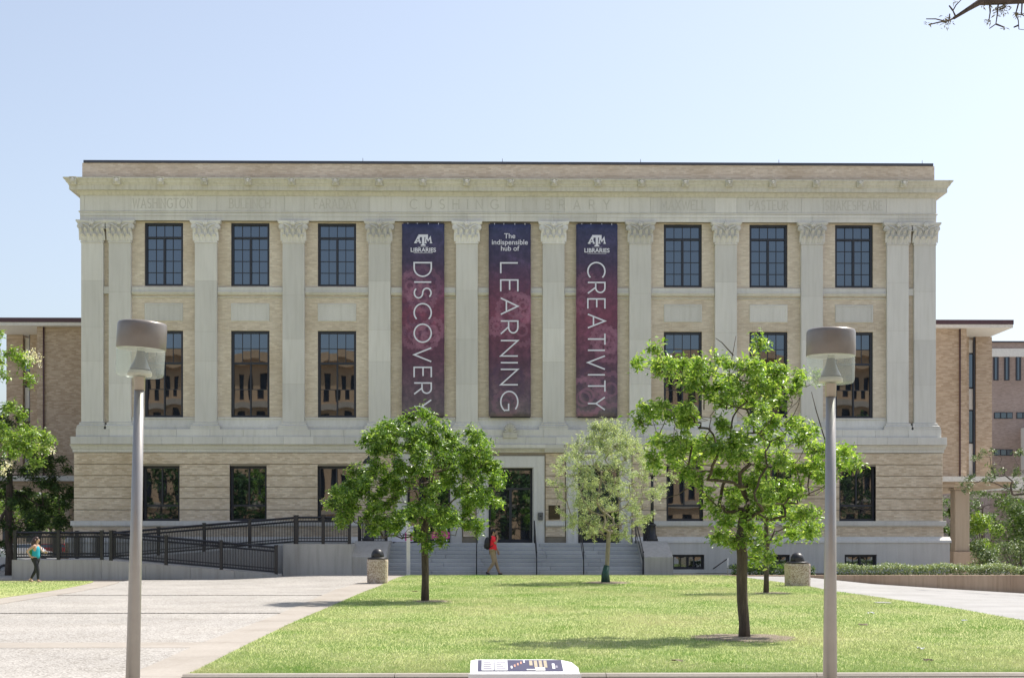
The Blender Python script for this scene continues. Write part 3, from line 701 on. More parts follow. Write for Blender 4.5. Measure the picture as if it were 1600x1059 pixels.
# --- inscriptions: stroke letters
def arc(cx, cy, rx, ry, a0, a1, n=14): return [(cx+rx*math.cos(R(a0+(a1-a0)*i/n)), cy+ry*math.sin(R(a0+(a1-a0)*i/n))) for i in range(n+1)]
def S_(w): return arc(w/2, .745, w*.46, .245, 35, 270, 14)[:-1] + arc(w/2, .255, w*.5, .245, 90, -145, 14)
FONT = {
 'A': (.78, [[(0,0),(.39,1),(.78,0)], [(.15,.33),(.63,.33)]]), 'B': (.6, [[(0,0),(0,1)], [(0,1),(.3,1)]+arc(.3,.76,.24,.24,90,-90)+[(0,.52)], [(0,.52),(.32,.52)]+arc(.32,.26,.28,.26,90,-90)+[(0,0)]]),
 'C': (.82, [arc(.5,.5,.5,.5,45,315,22)]), 'D': (.76, [[(0,0),(0,1),(.28,1)]+arc(.28,.5,.48,.5,90,-90,18)+[(0,0)]]),
 'E': (.55, [[(.55,1),(0,1),(0,0),(.55,0)], [(0,.52),(.48,.52)]]), 'F': (.52, [[(.52,1),(0,1),(0,0)], [(0,.5),(.45,.5)]]),
 'G': (.88, [arc(.5,.5,.5,.5,45,325,22)+[(.9,.22),(.9,.46),(.58,.46)]]), 'H': (.72, [[(0,0),(0,1)],[(.72,0),(.72,1)],[(0,.52),(.72,.52)]]),
 'I': (.0, [[(0,0),(0,1)]]), 'K': (.62, [[(0,0),(0,1)],[(.6,1),(0,.4)],[(.2,.6),(.64,0)]]), 'L': (.5, [[(0,1),(0,0),(.5,0)]]),
 'M': (.86, [[(0,0),(.06,1),(.43,.25),(.8,1),(.86,0)]]), 'N': (.74, [[(0,0),(0,1),(.74,0),(.74,1)]]), 'O': (1.0, [arc(.5,.5,.5,.5,0,360,30)]),
 'P': (.56, [[(0,0),(0,1),(.3,1)]+arc(.3,.73,.27,.27,90,-90)+[(0,.46)]]), 'R': (.62, [[(0,0),(0,1),(.3,1)]+arc(.3,.73,.27,.27,90,-90)+[(0,.46)], [(.28,.46),(.62,0)]]),
 'S': (.56, [S_(.56)]), 'T': (.64, [[(0,1),(.64,1)],[(.32,1),(.32,0)]]), 'U': (.7, [[(0,1),(0,.34)]+arc(.35,.34,.35,.34,180,360,14)+[(.7,1)]]),
 'V': (.76, [[(0,1),(.38,0),(.76,1)]]), 'W': (1.1, [[(0,1),(.28,0),(.55,.9),(.82,0),(1.1,1)]]), 'X': (.68, [[(0,0),(.66,1)],[(.02,1),(.68,0)]]), 'Y': (.72, [[(0,1),(.36,.47),(.72,1)],[(.36,.47),(.36,0)]]), ' ': (.45, [])}
def stroke(mb, pts, t, to3, dep, lift):
    P2 = [Vector(p) for p in pts]; closed = (P2[0]-P2[-1]).length < 1e-4
    L = []; Rr = []
    for i, p in enumerate(P2):
        if closed: a = P2[i-1 if i > 0 else -2]; b = P2[(i+1) if i+1 < len(P2) else 1]
        else: a = P2[max(i-1, 0)]; b = P2[min(i+1, len(P2)-1)]
        d1 = (p-a).normalized() if (p-a).length > 1e-9 else (b-p).normalized()
        d2 = (b-p).normalized() if (b-p).length > 1e-9 else d1
        n = Vector((-(d1+d2).y, (d1+d2).x)); n = n.normalized() if n.length > 1e-6 else Vector((-d1.y, d1.x))
        k = t/2 / max(.38, n.dot(Vector((-d1.y, d1.x))))
        L.append(p+n*k); Rr.append(p-n*k)
    m = len(P2); vs = [to3(q, lift) for q in L] + [to3(q, lift) for q in Rr] + [to3(q, -dep) for q in L] + [to3(q, -dep) for q in Rr]
    fs = []
    for i in range(m-1): fs += [(i, m+i, m+i+1, i+1), (i, i+1, 2*m+i+1, 2*m+i), (m+i, 3*m+i, 3*m+i+1, m+i+1)]
    mb.add(vs, fs)
def text_strokes(s, gap):
    x = 0; out = []
    for ch in s:
        w, st = FONT[ch]; out.append((x, st)); x += w + gap
    return out, x - gap
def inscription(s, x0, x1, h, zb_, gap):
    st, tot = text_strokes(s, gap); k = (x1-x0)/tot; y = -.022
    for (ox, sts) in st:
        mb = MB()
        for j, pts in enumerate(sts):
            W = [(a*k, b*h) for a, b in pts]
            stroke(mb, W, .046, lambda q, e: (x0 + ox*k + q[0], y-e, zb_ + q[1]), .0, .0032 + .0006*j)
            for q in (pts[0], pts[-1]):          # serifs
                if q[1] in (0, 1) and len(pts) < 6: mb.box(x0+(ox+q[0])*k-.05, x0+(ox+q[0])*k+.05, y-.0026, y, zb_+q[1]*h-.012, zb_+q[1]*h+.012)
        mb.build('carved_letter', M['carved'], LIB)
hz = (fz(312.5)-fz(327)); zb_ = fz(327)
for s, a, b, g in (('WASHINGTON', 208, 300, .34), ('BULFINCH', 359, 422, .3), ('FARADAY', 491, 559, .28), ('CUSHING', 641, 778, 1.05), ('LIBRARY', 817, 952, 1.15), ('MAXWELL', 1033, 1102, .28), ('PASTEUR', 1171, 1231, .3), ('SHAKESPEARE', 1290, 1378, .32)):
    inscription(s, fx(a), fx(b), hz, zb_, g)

# ================================================================== banners
def banner_mat(name, seed, cols):
    m, n, l, b = mat(name); co = obj_co(n)
    sep = n.new('ShaderNodeSeparateXYZ'); l.new(co, sep.inputs[0])
    t = math_(n, l, 'DIVIDE', sep.outputs[2], 8.15)
    r = ramp(n, cols); l.new(t, r.inputs[0]); col = r.outputs[0]
    off = n.new('ShaderNodeVectorMath'); off.operation = 'ADD'; l.new(co, off.inputs[0]); off.inputs[1].default_value = (seed*7.3, seed*3.1, seed*5.7)
    f = noise(n, l, off.outputs[0], 1.3, 7, .68); fr = ramp(n, [(.42, (.8, .8, .85)), (.56, (1.0, 1.0, 1.0)), (.64, (1.55, 1.45, 1.5))]); l.new(f, fr.inputs[0])
    col = mixc(n, l, .75, col, fr.outputs[0], 'MULTIPLY')
    f2 = noise(n, l, off.outputs[0], 4.5, 5, .7); fr2 = ramp(n, [(.4, (.75, .75, .8)), (.62, (1.25, 1.2, 1.2))]); l.new(f2, fr2.inputs[0]); col = mixc(n, l, .8, col, fr2.outputs[0], 'MULTIPLY')
    rr = random.Random(seed)
    for k in range(9):                           # printed cog wheels
        cx, cz, r0, nt = rr.uniform(-.8, .8), rr.uniform(.4, 5.9), rr.uniform(.25, .8), rr.choice((12, 16, 20))
        dx = math_(n, l, 'SUBTRACT', sep.outputs[0], cx); dz = math_(n, l, 'SUBTRACT', sep.outputs[2], cz)
        d = math_(n, l, 'SQRT', math_(n, l, 'ADD', math_(n, l, 'MULTIPLY', dx, dx), math_(n, l, 'MULTIPLY', dz, dz)))
        a = math_(n, l, 'ARCTAN2', dz, dx); te = math_(n, l, 'MULTIPLY', math_(n, l, 'SIGN', math_(n, l, 'SINE', math_(n, l, 'MULTIPLY', a, nt))), .03)
        d2 = math_(n, l, 'ADD', d, te)
        ring = math_(n, l, 'COMPARE', d2, r0, .10); hub = math_(n, l, 'COMPARE', d, r0*.38, .05)
        mk = math_(n, l, 'MULTIPLY', math_(n, l, 'MAXIMUM', ring, hub), rr.uniform(.18, .42))
        col = mixc(n, l, mk, col, (.36, .17, .25) if rr.random() < .7 else (.07, .04, .10))
    l.new(col, b.inputs['Base Color']); b.inputs['Roughness'].default_value = .65
    return m
M['print'] = plain('white_banner_print', (.72, .72, .80), .7, var=.02)
BANC = [(0, (.15, .125, .13)), (.10, (.13, .09, .115)), (.30, (.115, .048, .082)), (.52, (.185, .055, .095)), (.66, (.14, .052, .095)), (.80, (.062, .046, .098)), (1, (.036, .048, .118))]
def font_mesh(txt, size, m, name, bold=.0, align='CENTER'):
    c = bpy.data.curves.new('t', 'FONT'); c.body = txt; c.size = size; c.align_x = align; c.offset = bold; c.fill_mode = 'FRONT' if False else 'BOTH'; c.extrude = .0015; c.space_line = .86
    o = bpy.data.objects.new('t', c); COL.objects.link(o)
    dg = bpy.context.evaluated_depsgraph_get(); me = bpy.data.meshes.new_from_object(o.evaluated_get(dg)); me.name = name
    me.materials.clear(); me.materials.append(m); COL.objects.unlink(o); bpy.data.objects.remove(o)
    return me
def banner(px0, px1, word, zrange, label, seed, logo):
    YB = YW - .25
    x0, x1 = fx(px0, YB), fx(px1, YB); w = x1-x0; xc = (x0+x1)/2; z0, z1 = fz(650.5, YB), fz(350.5, YB); H = z1-z0
    t = thing('banner', label, 'banner', (xc, YB, z0), 'library banners')
    nx, nz = 8, 40; vs = []; fs = []
    rr = random.Random(seed)
    for j in range(nz+1):
        for i in range(nx+1):
            u, v = i/nx, j/nz
            y = .018*math.sin(v*9+seed)*math.sin(u*3.1) + .006*math.sin(v*23+u*4)
            ed = -.008*abs(math.sin(v*math.pi*10)) if i in (0, nx) else 0
            vs.append((-w/2+w*u+(ed if i == nx else -ed), y, H*v))
    for j in range(nz):
        for i in range(nx): a = j*(nx+1)+i; fs.append((a, a+1, a+nx+2, a+nx+1))
    sh = MB().add(vs, fs, 0, True).build('sheet', banner_mat('banner_print', seed, BANC), t, (0,0,0))
    sm = sh.modifiers.new('thickness', 'SOLIDIFY'); sm.thickness = .004; sm.offset = 1
    st, tot = text_strokes(word, 0.32)
    zt, zb2 = fz(zrange[0], YB)-z0, fz(zrange[1], YB)-z0; k = (zt-zb2)/tot; hh = .72
    for ox, sts in st:                            # letters read downwards: letter top points to the right
        mb = MB()
        for j, pts in enumerate(sts):
            P3 = lambda q, e, ox=ox: (-.02 - hh/2 + q[1]*hh, -.030-e, zt - (ox+q[0])*k)
            stroke_aniso(mb, pts, .062, P3, k, hh, .0004*j)
        mb.build('letter', M['print'], t, (0,0,0))
    if logo:
        lz = fz(376, YB)-z0; L = MB(); y = -.030
        def bar(xa, xb, za, zb3, e=0): L.box(xa, xb, y-.002-e, y, za, zb3)
        bar(-.20, .20, lz+.13, lz+.24); bar(-.20, -.14, lz+.06, lz+.13); bar(.14, .20, lz+.06, lz+.13); bar(-.05, .05, lz-.18, lz+.13, .001); bar(-.10, .10, lz-.24, lz-.18, .0015)
        for pts in ([(-.34,-.10),(-.22,.13),(-.12,-.10)], [(-.29,-.04),(-.16,-.04)]): stroke_w(L, pts, .055, y-.003, lz)
        for pts in ([(.10,-.10),(.12,.12),(.21,-.02),(.30,.12),(.33,-.10)],): stroke_w(L, pts, .055, y-.003, lz)
        for xa, xb in ((-.38, -.26), (-.17, -.08), (.06, .15), (.28, .38)): bar(xa, xb, lz-.13, lz-.085, .004)
        bar(-.22, .22, lz-.285, lz-.275)
        L.build('logo', M['print'], t, (0,0,0))
        me = font_mesh('LIBRARIES', .245, M['print'], 'logo_word', .006)
        put('logo_word', me, t, (0, -.031, lz-.49), (R(90), 0, 0))
        U = MB(); U.box(-.40, .40, y-.001, y, lz-.545, lz-.528); U.build('underline', M['print'], t, (0,0,0))
    else:
        for k_, word_ in enumerate(('The', 'indispensible', 'hub of')):
            put('heading_line', font_mesh(word_, .30, M['print'], 'heading_line', .003), t, (0, -.031, fz(371.5, YB)-z0 - .03 - .262*k_), (R(90), 0, 0))
    for zz in (H+.012, -.012):                    # dark header bars and eyelet cords
        MB().box(-w/2+.06, w/2-.03, .02, .06, zz-.045, zz+.045).build('hanging_bar', M['black'], t, (0,0,0))
    for u in (-.36, -.14, .12, .36): MB().box(u*w-.012, u*w+.012, -.012, .02, H-.02, H+.05).build('cord', M['print'], t, (0,0,0))
    return t
def stroke_aniso(mb, pts, tw, P3, k, hh, lift):
    W = [(a*k, b*hh) for a, b in pts]
    stroke(mb, W, tw, lambda q, e: P3((q[0]/k, q[1]/hh), e), .0, .002+lift)
def stroke_w(mb, pts, tw, y, z):
    stroke(mb, pts, tw, lambda q, e: (q[0], y-e, z+q[1]), .0, .001)
banner(628, 694.5, 'DISCOVERY', (411, 645), 'tall purple banner lettered DISCOVERY, partly hidden by a leafy oak', 3, True)
banner(763.5, 829.5, 'LEARNING', (411, 640), 'tall purple banner lettered LEARNING above the central doorway', 5, False)
banner(900, 965, 'CREATIVITY', (410, 640), 'tall purple banner lettered CREATIVITY, nearest the right-hand windows', 8, True)
# ================================================================== neighbouring buildings
def annex(name, label, side):
    # side +1: right-hand wing, -1: left-hand wing
    if side > 0: xin, xa, xb, xroof = fx(1440, 8), fx(1508, 7.5), fx(1550, 10.2), fx(1583, 7)
    else: xin, xa, xb, xroof = fx(150, 8), fx(60, 7.5), fx(10, 10.2), fx(-24, 7)
    t = thing(name, label, 'building', (xin, 8, 0))
    zs, zr = fz(510, 7), fz(498, 7); zslab_t, zslab_b = fz(744, 7), fz(752, 7)
    def bx(a, b, y0, y1, z0, z1): return MB().box(min(a, b), max(a, b), y0, y1, z0, z1)
    bx(xin, xroof, 7.0, 24, zs, fz(505, 7)).build('roof_slab', M['white'], t)
    bx(xin, xroof+.02*side, 6.97, 24.03, fz(505, 7)+.003, zr).build('fascia', M['maroon'], t)
    bx(xin, xa, 7.5, 10.1, zslab_t+.003, zs-.003).build('front_wall', M['brick_annex'], t)
    xe = xa - .22*side
    bx(xe-.0, xa+.05*side, 7.44, 7.495, zslab_t+.004, zs-.004).build('corner_pier', M['brick_annex'], t)
    MB().tube([(xe-.05*side, 7.43, zslab_t+.01), (xe-.05*side, 7.43, zs-.01)], .035, 6).build('downpipe', M['maroon'], t)
    ws0, ws1 = (fx(1514, 10.2), fx(1524, 10.2)) if side > 0 else (fx(47, 10.2), fx(36.5, 10.2))
    bx(ws1+.03*side, xb, 10.2, 20, zslab_t+.003, zs-.003).build('recessed_wall', M['brick_annex'], t)
    bx(xa, ws0, 10.2, 10.6, zslab_t+.003, zs-.003).build('recessed_pier', M['brick_annex'], t)
    ww = MB(); lo, hi = min(ws0, ws1), max(ws0, ws1)
    wf = bx(lo, hi, 10.42, 10.5, zslab_t+.004, zs-.2).build('window', M['frame'], t)
    zz = [fz(q, 10.4) for q in (528, 551, 605, 640, 691, 743)]
    for k, (a, b) in enumerate(zip(zz[:-1], zz[1:])):
        m = M['glass'] if k in (1, 3) else M['white']
        bx(lo+.03, hi-.07, 10.38, 10.418, b+.04, a-.04).build('pane' if k in (1, 3) else 'infill_panel', m, wf)
    bx(hi-.06, hi+.02, 10.28, 10.37, zslab_t+.004, zs-.01).build('mullion', M['coping'], t)
    bx(xin, xroof+.35*side, 6.6, 24, zslab_b, zslab_t).build('floor_slab', M['white'], t)
    bx(xin, xroof, 6.9, 23, zslab_b-.25, zslab_b-.003).build('slab_beam', M['brick_annex'], t)
    if side > 0: p0, p1, b0, b1 = fx(1489, 7.6), fx(1512, 7.6), fx(1484, 7.6), fx(1523, 7.6)
    else: p0, p1, b0, b1 = fx(104, 7.6), fx(112, 7.6), fx(100, 7.6), fx(116, 7.6)
    z1 = zslab_b-.255; zb = fz(861, 7.6)
    pc = MB(); pc.box(p0, p1, 7.3, 8.0, zb, z1-.12, bev=.03); pc.box(p0-.06, p1+.06, 7.24, 8.06, z1-.117, z1)
    pc.build('pier', M['pier'], t)
    MB().box(b0, b1, 7.05, 8.3, -1.2, zb-.003, bev=.03).build('pier_base', M['pier_base'], t)
    return t
M['pier'] = stone_mat('pier_render', (.45, .36, .27), (.53, .43, .33), streak=.4)
M['pier_base'] = stone_mat('pier_base_stone', (.40, .29, .21), (.46, .35, .26), streak=.4)
annex('annex_building', 'tan brick wing with overhanging maroon roof edge at the left end of the library', -1)
annex('annex_building', 'tan brick wing on a square pier with overhanging maroon roof edge at the right end', 1)
def far_building():
    Yf = 48.0
    x0, x1 = fx(1547, Yf), fx(1760, Yf); t = thing('far_building', 'mauve brick block with white band and small windows behind the right wing', 'building', (x0, Yf, 0))
    MB().box(x0, x1, Yf, Yf+20, -2, fz(533.5, Yf)).build('wall', M['brick_far'], t)
    MB().box(x0, x1, Yf-.10, Yf, fz(556, Yf), fz(543, Yf)).build('white_band', M['white'], t)
    MB().box(x0-.1, x1, Yf-.16, Yf+20, fz(533.5, Yf)+.004, fz(531.5, Yf)).build('coping', M['coping'], t)
    for k in range(5):
        a = 1552 + k*35
        for u, w in ((0, 8), (17, 8)):
            xa, xb = fx(a+u, Yf), fx(a+u+w, Yf)
            f = MB().box(xa, xb, Yf-.06, Yf+.05, fz(593, Yf), fz(555.5, Yf)).build('window', M['frame'], t)
            MB().box(xa+.1, xb-.15, Yf-.08, Yf-.063, fz(592, Yf), fz(557, Yf)).build('pane', M['glass'], f)
        for q in (643, 701):
            xa, xb = fx(a+1, Yf), fx(a+30, Yf)
            f = MB().box(xa, xb, Yf-.05, Yf+.05, fz(q+10, Yf), fz(q, Yf)).build('window', M['frame'], t)
            for j in range(3):
                xs = xa + (xb-xa)*j/3
                MB().box(xs+.05, xs+(xb-xa)/3-.05, Yf-.08, Yf-.053, fz(q+9, Yf), fz(q+1, Yf)).build('pane', M['glass'], f)
    MB().box(fx(1595, Yf), fx(1640, Yf), Yf-3, Yf, -2, fz(668, Yf)).build('stair_tower', M['white'], t)
    MB().box(fx(1510, 30), fx(1700, 30), 30, 31, fz(765, 30), fz(751, 30)).build('canopy', M['white'], t)
    for j in range(3): MB().box(fx(1520, 31)+j*2.2, fx(1520, 31)+j*2.2+1.8, 30.9, 31.0, fz(777, 31), fz(768, 31)).build('louvre', M['white'], t)
far_building()
def left_far():
    Yf = 70.0; x0, x1 = fx(-200, Yf), fx(118, Yf)
    t = thing('far_building', 'sunlit pale low building glimpsed behind the dark tree at far left', 'building', (x0, Yf, 0))
    MB().box(x0, x1, Yf, Yf+12, -1, 5.2).build('wall', M['pier'], t)
    MB().box(x0-.3, x1+.3, Yf-.6, Yf+12.3, 5.204, 5.7).build('roof', M['white'], t)
    for k in range(7):
        xa = x0 + 1.0 + k*2.1
        f = MB().box(xa, xa+1.2, Yf-.06, Yf+.1, 1.2, 3.0).build('window', M['frame'], t)
        MB().box(xa+.1, xa+1.1, Yf-.08, Yf-.062, 1.3, 2.9).build('pane', M['glass'], f)
left_far()
def mirror_hall():               # the hall across the square, seen only in the window glass
    Yh = -106.0; t = thing('campus_hall', 'sunlit tan hall across the square mirrored in the library windows', 'building', (0, Yh, 0))
    tanb = plain('hall_tan_render', (.58, .38, .22), .9, var=.12, scale=.6)
    x0, x1, H = -60, 46, 22.6
    cols = 46; w = (x1-x0)/cols
    mb = MB(); holes = []
    for k in range(cols):
        for z0, z1 in ((.8, 4.0), (5.6, 9.2), (11.0, 15.9), (17.3, 20.4)): holes.append((x0+w*(k+.25), x0+w*(k+.75), z0, z1))
    wall_holes(mb, x0, x1, 0, H-1.2, holes, 0, .4)
    for i, (x, y, z) in enumerate(mb.v): mb.v[i] = (x, Yh-y, z)
    mb.build('wall', tanb, t)
    MB().box(x0, x1, Yh-14, Yh-.42, -.5, H-1.2).build('core', M['frame'], t)
    MB().box(x0-.8, x1+.8, Yh-14, Yh+.9, H-1.197, H).build('cornice', tanb, t)
    MB().box(x0, x1, Yh-.01, Yh+.6, 16.3, 17.0).build('belt_course', M['pier'], t)
    MB().box(x0, x1, Yh-.01, Yh+.35, 5.0, 5.5).build('belt_course', M['pier'], t)
mirror_hall()

# ================================================================== stairs, ramp, fences
SX0, SX1 = fx(604, -3.5), fx(1006, -3.5)
ST = thing('entrance_stairs', 'broad grey granite steps with sloping cheek blocks below the library doors', 'stairs', ((SX0+SX1)/2, -3, .15))
NS = 8; z0s = .16; rise = (dz0 - z0s) / NS; tread = .36; ytop = -1.75
rs = random.Random(4)
for k in range(NS):
    zt = z0s + rise*(k+1); yf = ytop - tread*(NS-1-k)
    cuts = [SX0] + sorted(SX0 + (SX1-SX0)*(j + rs.uniform(-.2, .2))/5 for j in range(1, 5)) + [SX1]
    for a, b in zip(cuts[:-1], cuts[1:]):
        yb = yf + tread + .02 if k < NS-1 else YG - .1
        MB().box(a+.003, b-.003, yf, yb, zt-rise-.0 if k else -.1, zt, bev=.015).build('step_stone', M['step'], ST)
MB().box(SX0, SX1, ytop-tread*(NS-2), YG-.3, -.2, z0s+.1).build('stair_core', M['step'], ST)
for a, b in ((fx(1006, -4.4), fx(1051, -4.4)), (fx(548, -4.4), fx(604, -4.4))):
    MB().prism([(-4.62, -.1), (-.4, -.1), (-.4, fz(845, -2.6)), (-2.6, fz(845, -2.6)), (-4.62, fz(870, -4.6))], a+.005, b-.005).build('cheek_block', M['stone_pale2'] if 'stone_pale2' in M else M['concrete'], ST)
def handrail(px, label, two=True):
    x = fx(px, -3.2)
    t = thing('handrail', label, 'handrail', (x, ytop-tread*7, z0s), 'iron handrails on the entrance steps')
    ya, yb = ytop - tread*(NS-1) - .12, ytop + .25
    za, zb = z0s + .0, dz0
    MB().tube([(x, ya, za-.02), (x, ya, za+.92)], .024, 8).build('post', M['black'], t)
    MB().tube([(x, yb, zb-.02), (x, yb, zb+.92)], .024, 8).build('post', M['black'], t)
    MB().tube([(x, ya-.25, za+.88), (x, ya, za+.92), (x, yb, zb+.92), (x, yb+.3, zb+.92)], .022, 8).build('rail', M['black'], t)
    MB().tube([(x, ya, za+.50), (x, yb, zb+.50)], .016, 6).build('mid_rail', M['black'], t)
handrail(745, 'thin black iron handrail beside the person in red')
handrail(837, 'thin black iron handrail right of the central doorway')
handrail(909, 'thin black iron handrail behind the pale young tree')
handrail(1000, 'thin black iron handrail against the right cheek block')

RAMP = thing('access_ramp', 'grey concrete switchback ramp with solid side walls left of the steps', 'ramp', (fx(250, -5.6), -5.6, 0))
YF, YM, YBk = -5.7, -4.0, -2.4
xl, xm = fx(18.5, YF), fx(436, YF); xr = fx(550, -4.6)
zl, zr0, ztop = fz(874, YF), fz(897, YF), fz(849.5, -4.7)
segs = np.linspace(xl + 3.4, xm, 5)
def ramp_wall(xa, xb, y0, y1, za, zb):
    MB().add([(xa,y0,-.6),(xb,y0,-.6),(xb,y1,-.6),(xa,y1,-.6),(xa,y0,za),(xb,y0,zb),(xb,y1,zb),(xa,y1,za)],
             [(0,3,2,1),(4,5,6,7),(0,1,5,4),(1,2,6,5),(2,3,7,6),(3,0,4,7)]).build('ramp_wall', M['concrete'], RAMP)
ramp_wall(xl, segs[0]-.004, YF, YBk, zl, zl)          # turning platform
for a, b in zip(segs[:-1], segs[1:]):
    f = lambda x: zl + (zr0-zl)*(x-segs[0])/(xm-segs[0])
    ramp_wall(a+.004, b-.004, YF, YM-.01, f(a), f(b))
segs2 = np.linspace(xl+3.4, fx(470, -3), 4)
for a, b in zip(segs2[:-1], segs2[1:]):
    f2 = lambda x: zl + (ztop-zl)*(x-segs2[0])/(segs2[-1]-segs2[0])
    ramp_wall(a+.002, b-.002, YM, YBk, f2(a), f2(b))
ramp_wall(xm+.02, xr, -4.72, YBk-.005, ztop, ztop)      # upper platform
MB().box(xm+.02, xr+.01, YBk, YG-.28, -.3, ztop-.002).build('platform', M['concrete'], RAMP)
def fence(label, runs, posts_n, cat='fence', drop=.16):
    p0 = Vector(runs[0][0]); t = thing('iron_fence', label, cat, p0, 'black iron ramp fences')
    Hf = 1.04
    for (a, b), npost in zip(runs, posts_n):
        a, b = Vector(a), Vector(b); d = b-a; L = Vector((d.x, d.y, 0)).length
        ps = [a + d*k/(npost-1) for k in range(npost)]
        for p in ps:
            mb = MB(); mb.box(p.x-.06, p.x+.06, p.y-.06, p.y+.06, p.z-.05, p.z+Hf+.06); mb.box(p.x-.075, p.x+.075, p.y-.075, p.y+.075, p.z+Hf+.062, p.z+Hf+.09)
            mb.build('post', M['black'], t)
        for q0, q1 in zip(ps[:-1], ps[1:]):
            for h, r in ((Hf, .042), (Hf-drop, .03), (.10, .03), (.22, .02)):
                MB().tube([q0+Vector((0,0,h)), q1+Vector((0,0,h))], r, 4, smooth=False).build('rail', M['black'], t)
            n = int((q1-q0).length/.06); mb = MB()
            for k in range(1, n):
                p = q0 + (q1-q0)*k/n; mb.box(p.x-.014, p.x+.014, p.y-.012, p.y+.012, p.z+.1, p.z+Hf-drop)
                if k % 1 == 0:
                    c = p + Vector((.03, 0, Hf-drop/2)); rr_ = drop*.40; m_ = 8
                    mb.tube([c+Vector((rr_*math.cos(2*math.pi*i/m_), 0, rr_*math.sin(2*math.pi*i/m_))) for i in range(m_+1)], .010, 3, smooth=False, caps=False)
            tag(mb.build('bars', M['black'], t), kind='stuff')
    return t
fence('black iron fence along the low front run of the ramp, behind the woman in teal', [((xl+.1, YF+.09, zl), (segs[0], YF+.09, zl)), ((segs[0]+.35, YF+.09, zl), (xm-.12, YF+.09, zr0))], (3, 4))
fence('black iron fence rising along the inner run of the ramp', [((xl+.1, YBk-.1, zl), (segs2[0]-.3, YBk-.1, zl)), ((segs2[0], YM+.08, zl), (segs2[-1]-.1, YM+.08, ztop))], (3, 5))
fence('level black iron fence on the upper platform beside the steps', [((fx(464, -4.6), -4.62, ztop), (fx(546, -4.6), -4.62, ztop)), ((fx(560, -2.4), -1.9, ztop), (fx(602, -2.4), -1.9, ztop))], (3, 2))
# planter wall and hedges on the right
PWL = thing('planter_wall', 'low brown concrete planter wall right of the lawn', 'wall', (fx(1400, -7), -7, 0))
pzx = np.linspace(fx(1120, -6.2), fx(1120, -6.2)+22, 9)
for a, b in zip(pzx[:-1], pzx[1:]):
    MB().add([(a+.004, -6.9, -1.6), (b-.004, -6.9, -1.6), (b-.004, -6.55, -1.6), (a+.004, -6.55, -1.6), (a+.004, -6.9, .19), (b-.004, -6.9, .19), (b-.004, -6.55, .19), (a+.004, -6.55, .19)],
             [(0,3,2,1),(4,5,6,7),(0,1,5,4),(1,2,6,5),(2,3,7,6),(3,0,4,7)]).build('wall_segment', M['planter'], PWL)
soil = tag(MB().add([(pzx[0], -6.56, .12), (pzx[-1], -6.56, .12), (pzx[-1], -.35, .12), (pzx[0], -.35, .12)], [(0,1,2,3)]).build('soil', plain('planter_soil', (.09, .065, .045), .95, var=.3)), kind='structure')
# area stair rail by the basement windows
AR = thing('handrail', 'small pale steel rail by the basement windows', 'handrail', (fx(1137, -5), -5, .1))
MB().tube([(fx(1137, -5), -5, .1), (fx(1137, -5), -5, .82)], .03, 8).build('post', M['white'], AR)
MB().tube([(fx(1137, -5), -5, .80), (fx(1129, -5), -2.6, .35)], .022, 6).build('rail', M['black'], AR)

# ================================================================== street furniture
def frosted():
    m, n, l, b = mat('lamp_lens')
    tr = n.new('ShaderNodeBsdfTransparent'); tr.inputs[0].default_value = (.94, .97, .94, 1)
    b.inputs['Base Color'].default_value = (.72, .78, .72, 1); b.inputs['Roughness'].default_value = .18
    mx = n.new('ShaderNodeMixShader'); mx.inputs[0].default_value = .27
    l.new(tr.outputs[0], mx.inputs[1]); l.new(b.outputs[0], mx.inputs[2]); l.new(mx.outputs[0], n['Material Output'].inputs[0])
    return m
M['lens'] = frosted()
M['lampmetal'] = plain('satin_aluminium', (.36, .345, .325), .38, .6, var=.06, scale=5)
M['lampcap'] = plain('dark_lamp_cap', (.20, .18, .16), .36, .35, var=.10, scale=7)  # darker base tone than the pole metal
M['lampgold'] = plain('lamp_base_pan', (.46, .42, .33), .5)
M['bulb'] = plain('lamp_bulb_glass', (.66, .66, .58), .25)
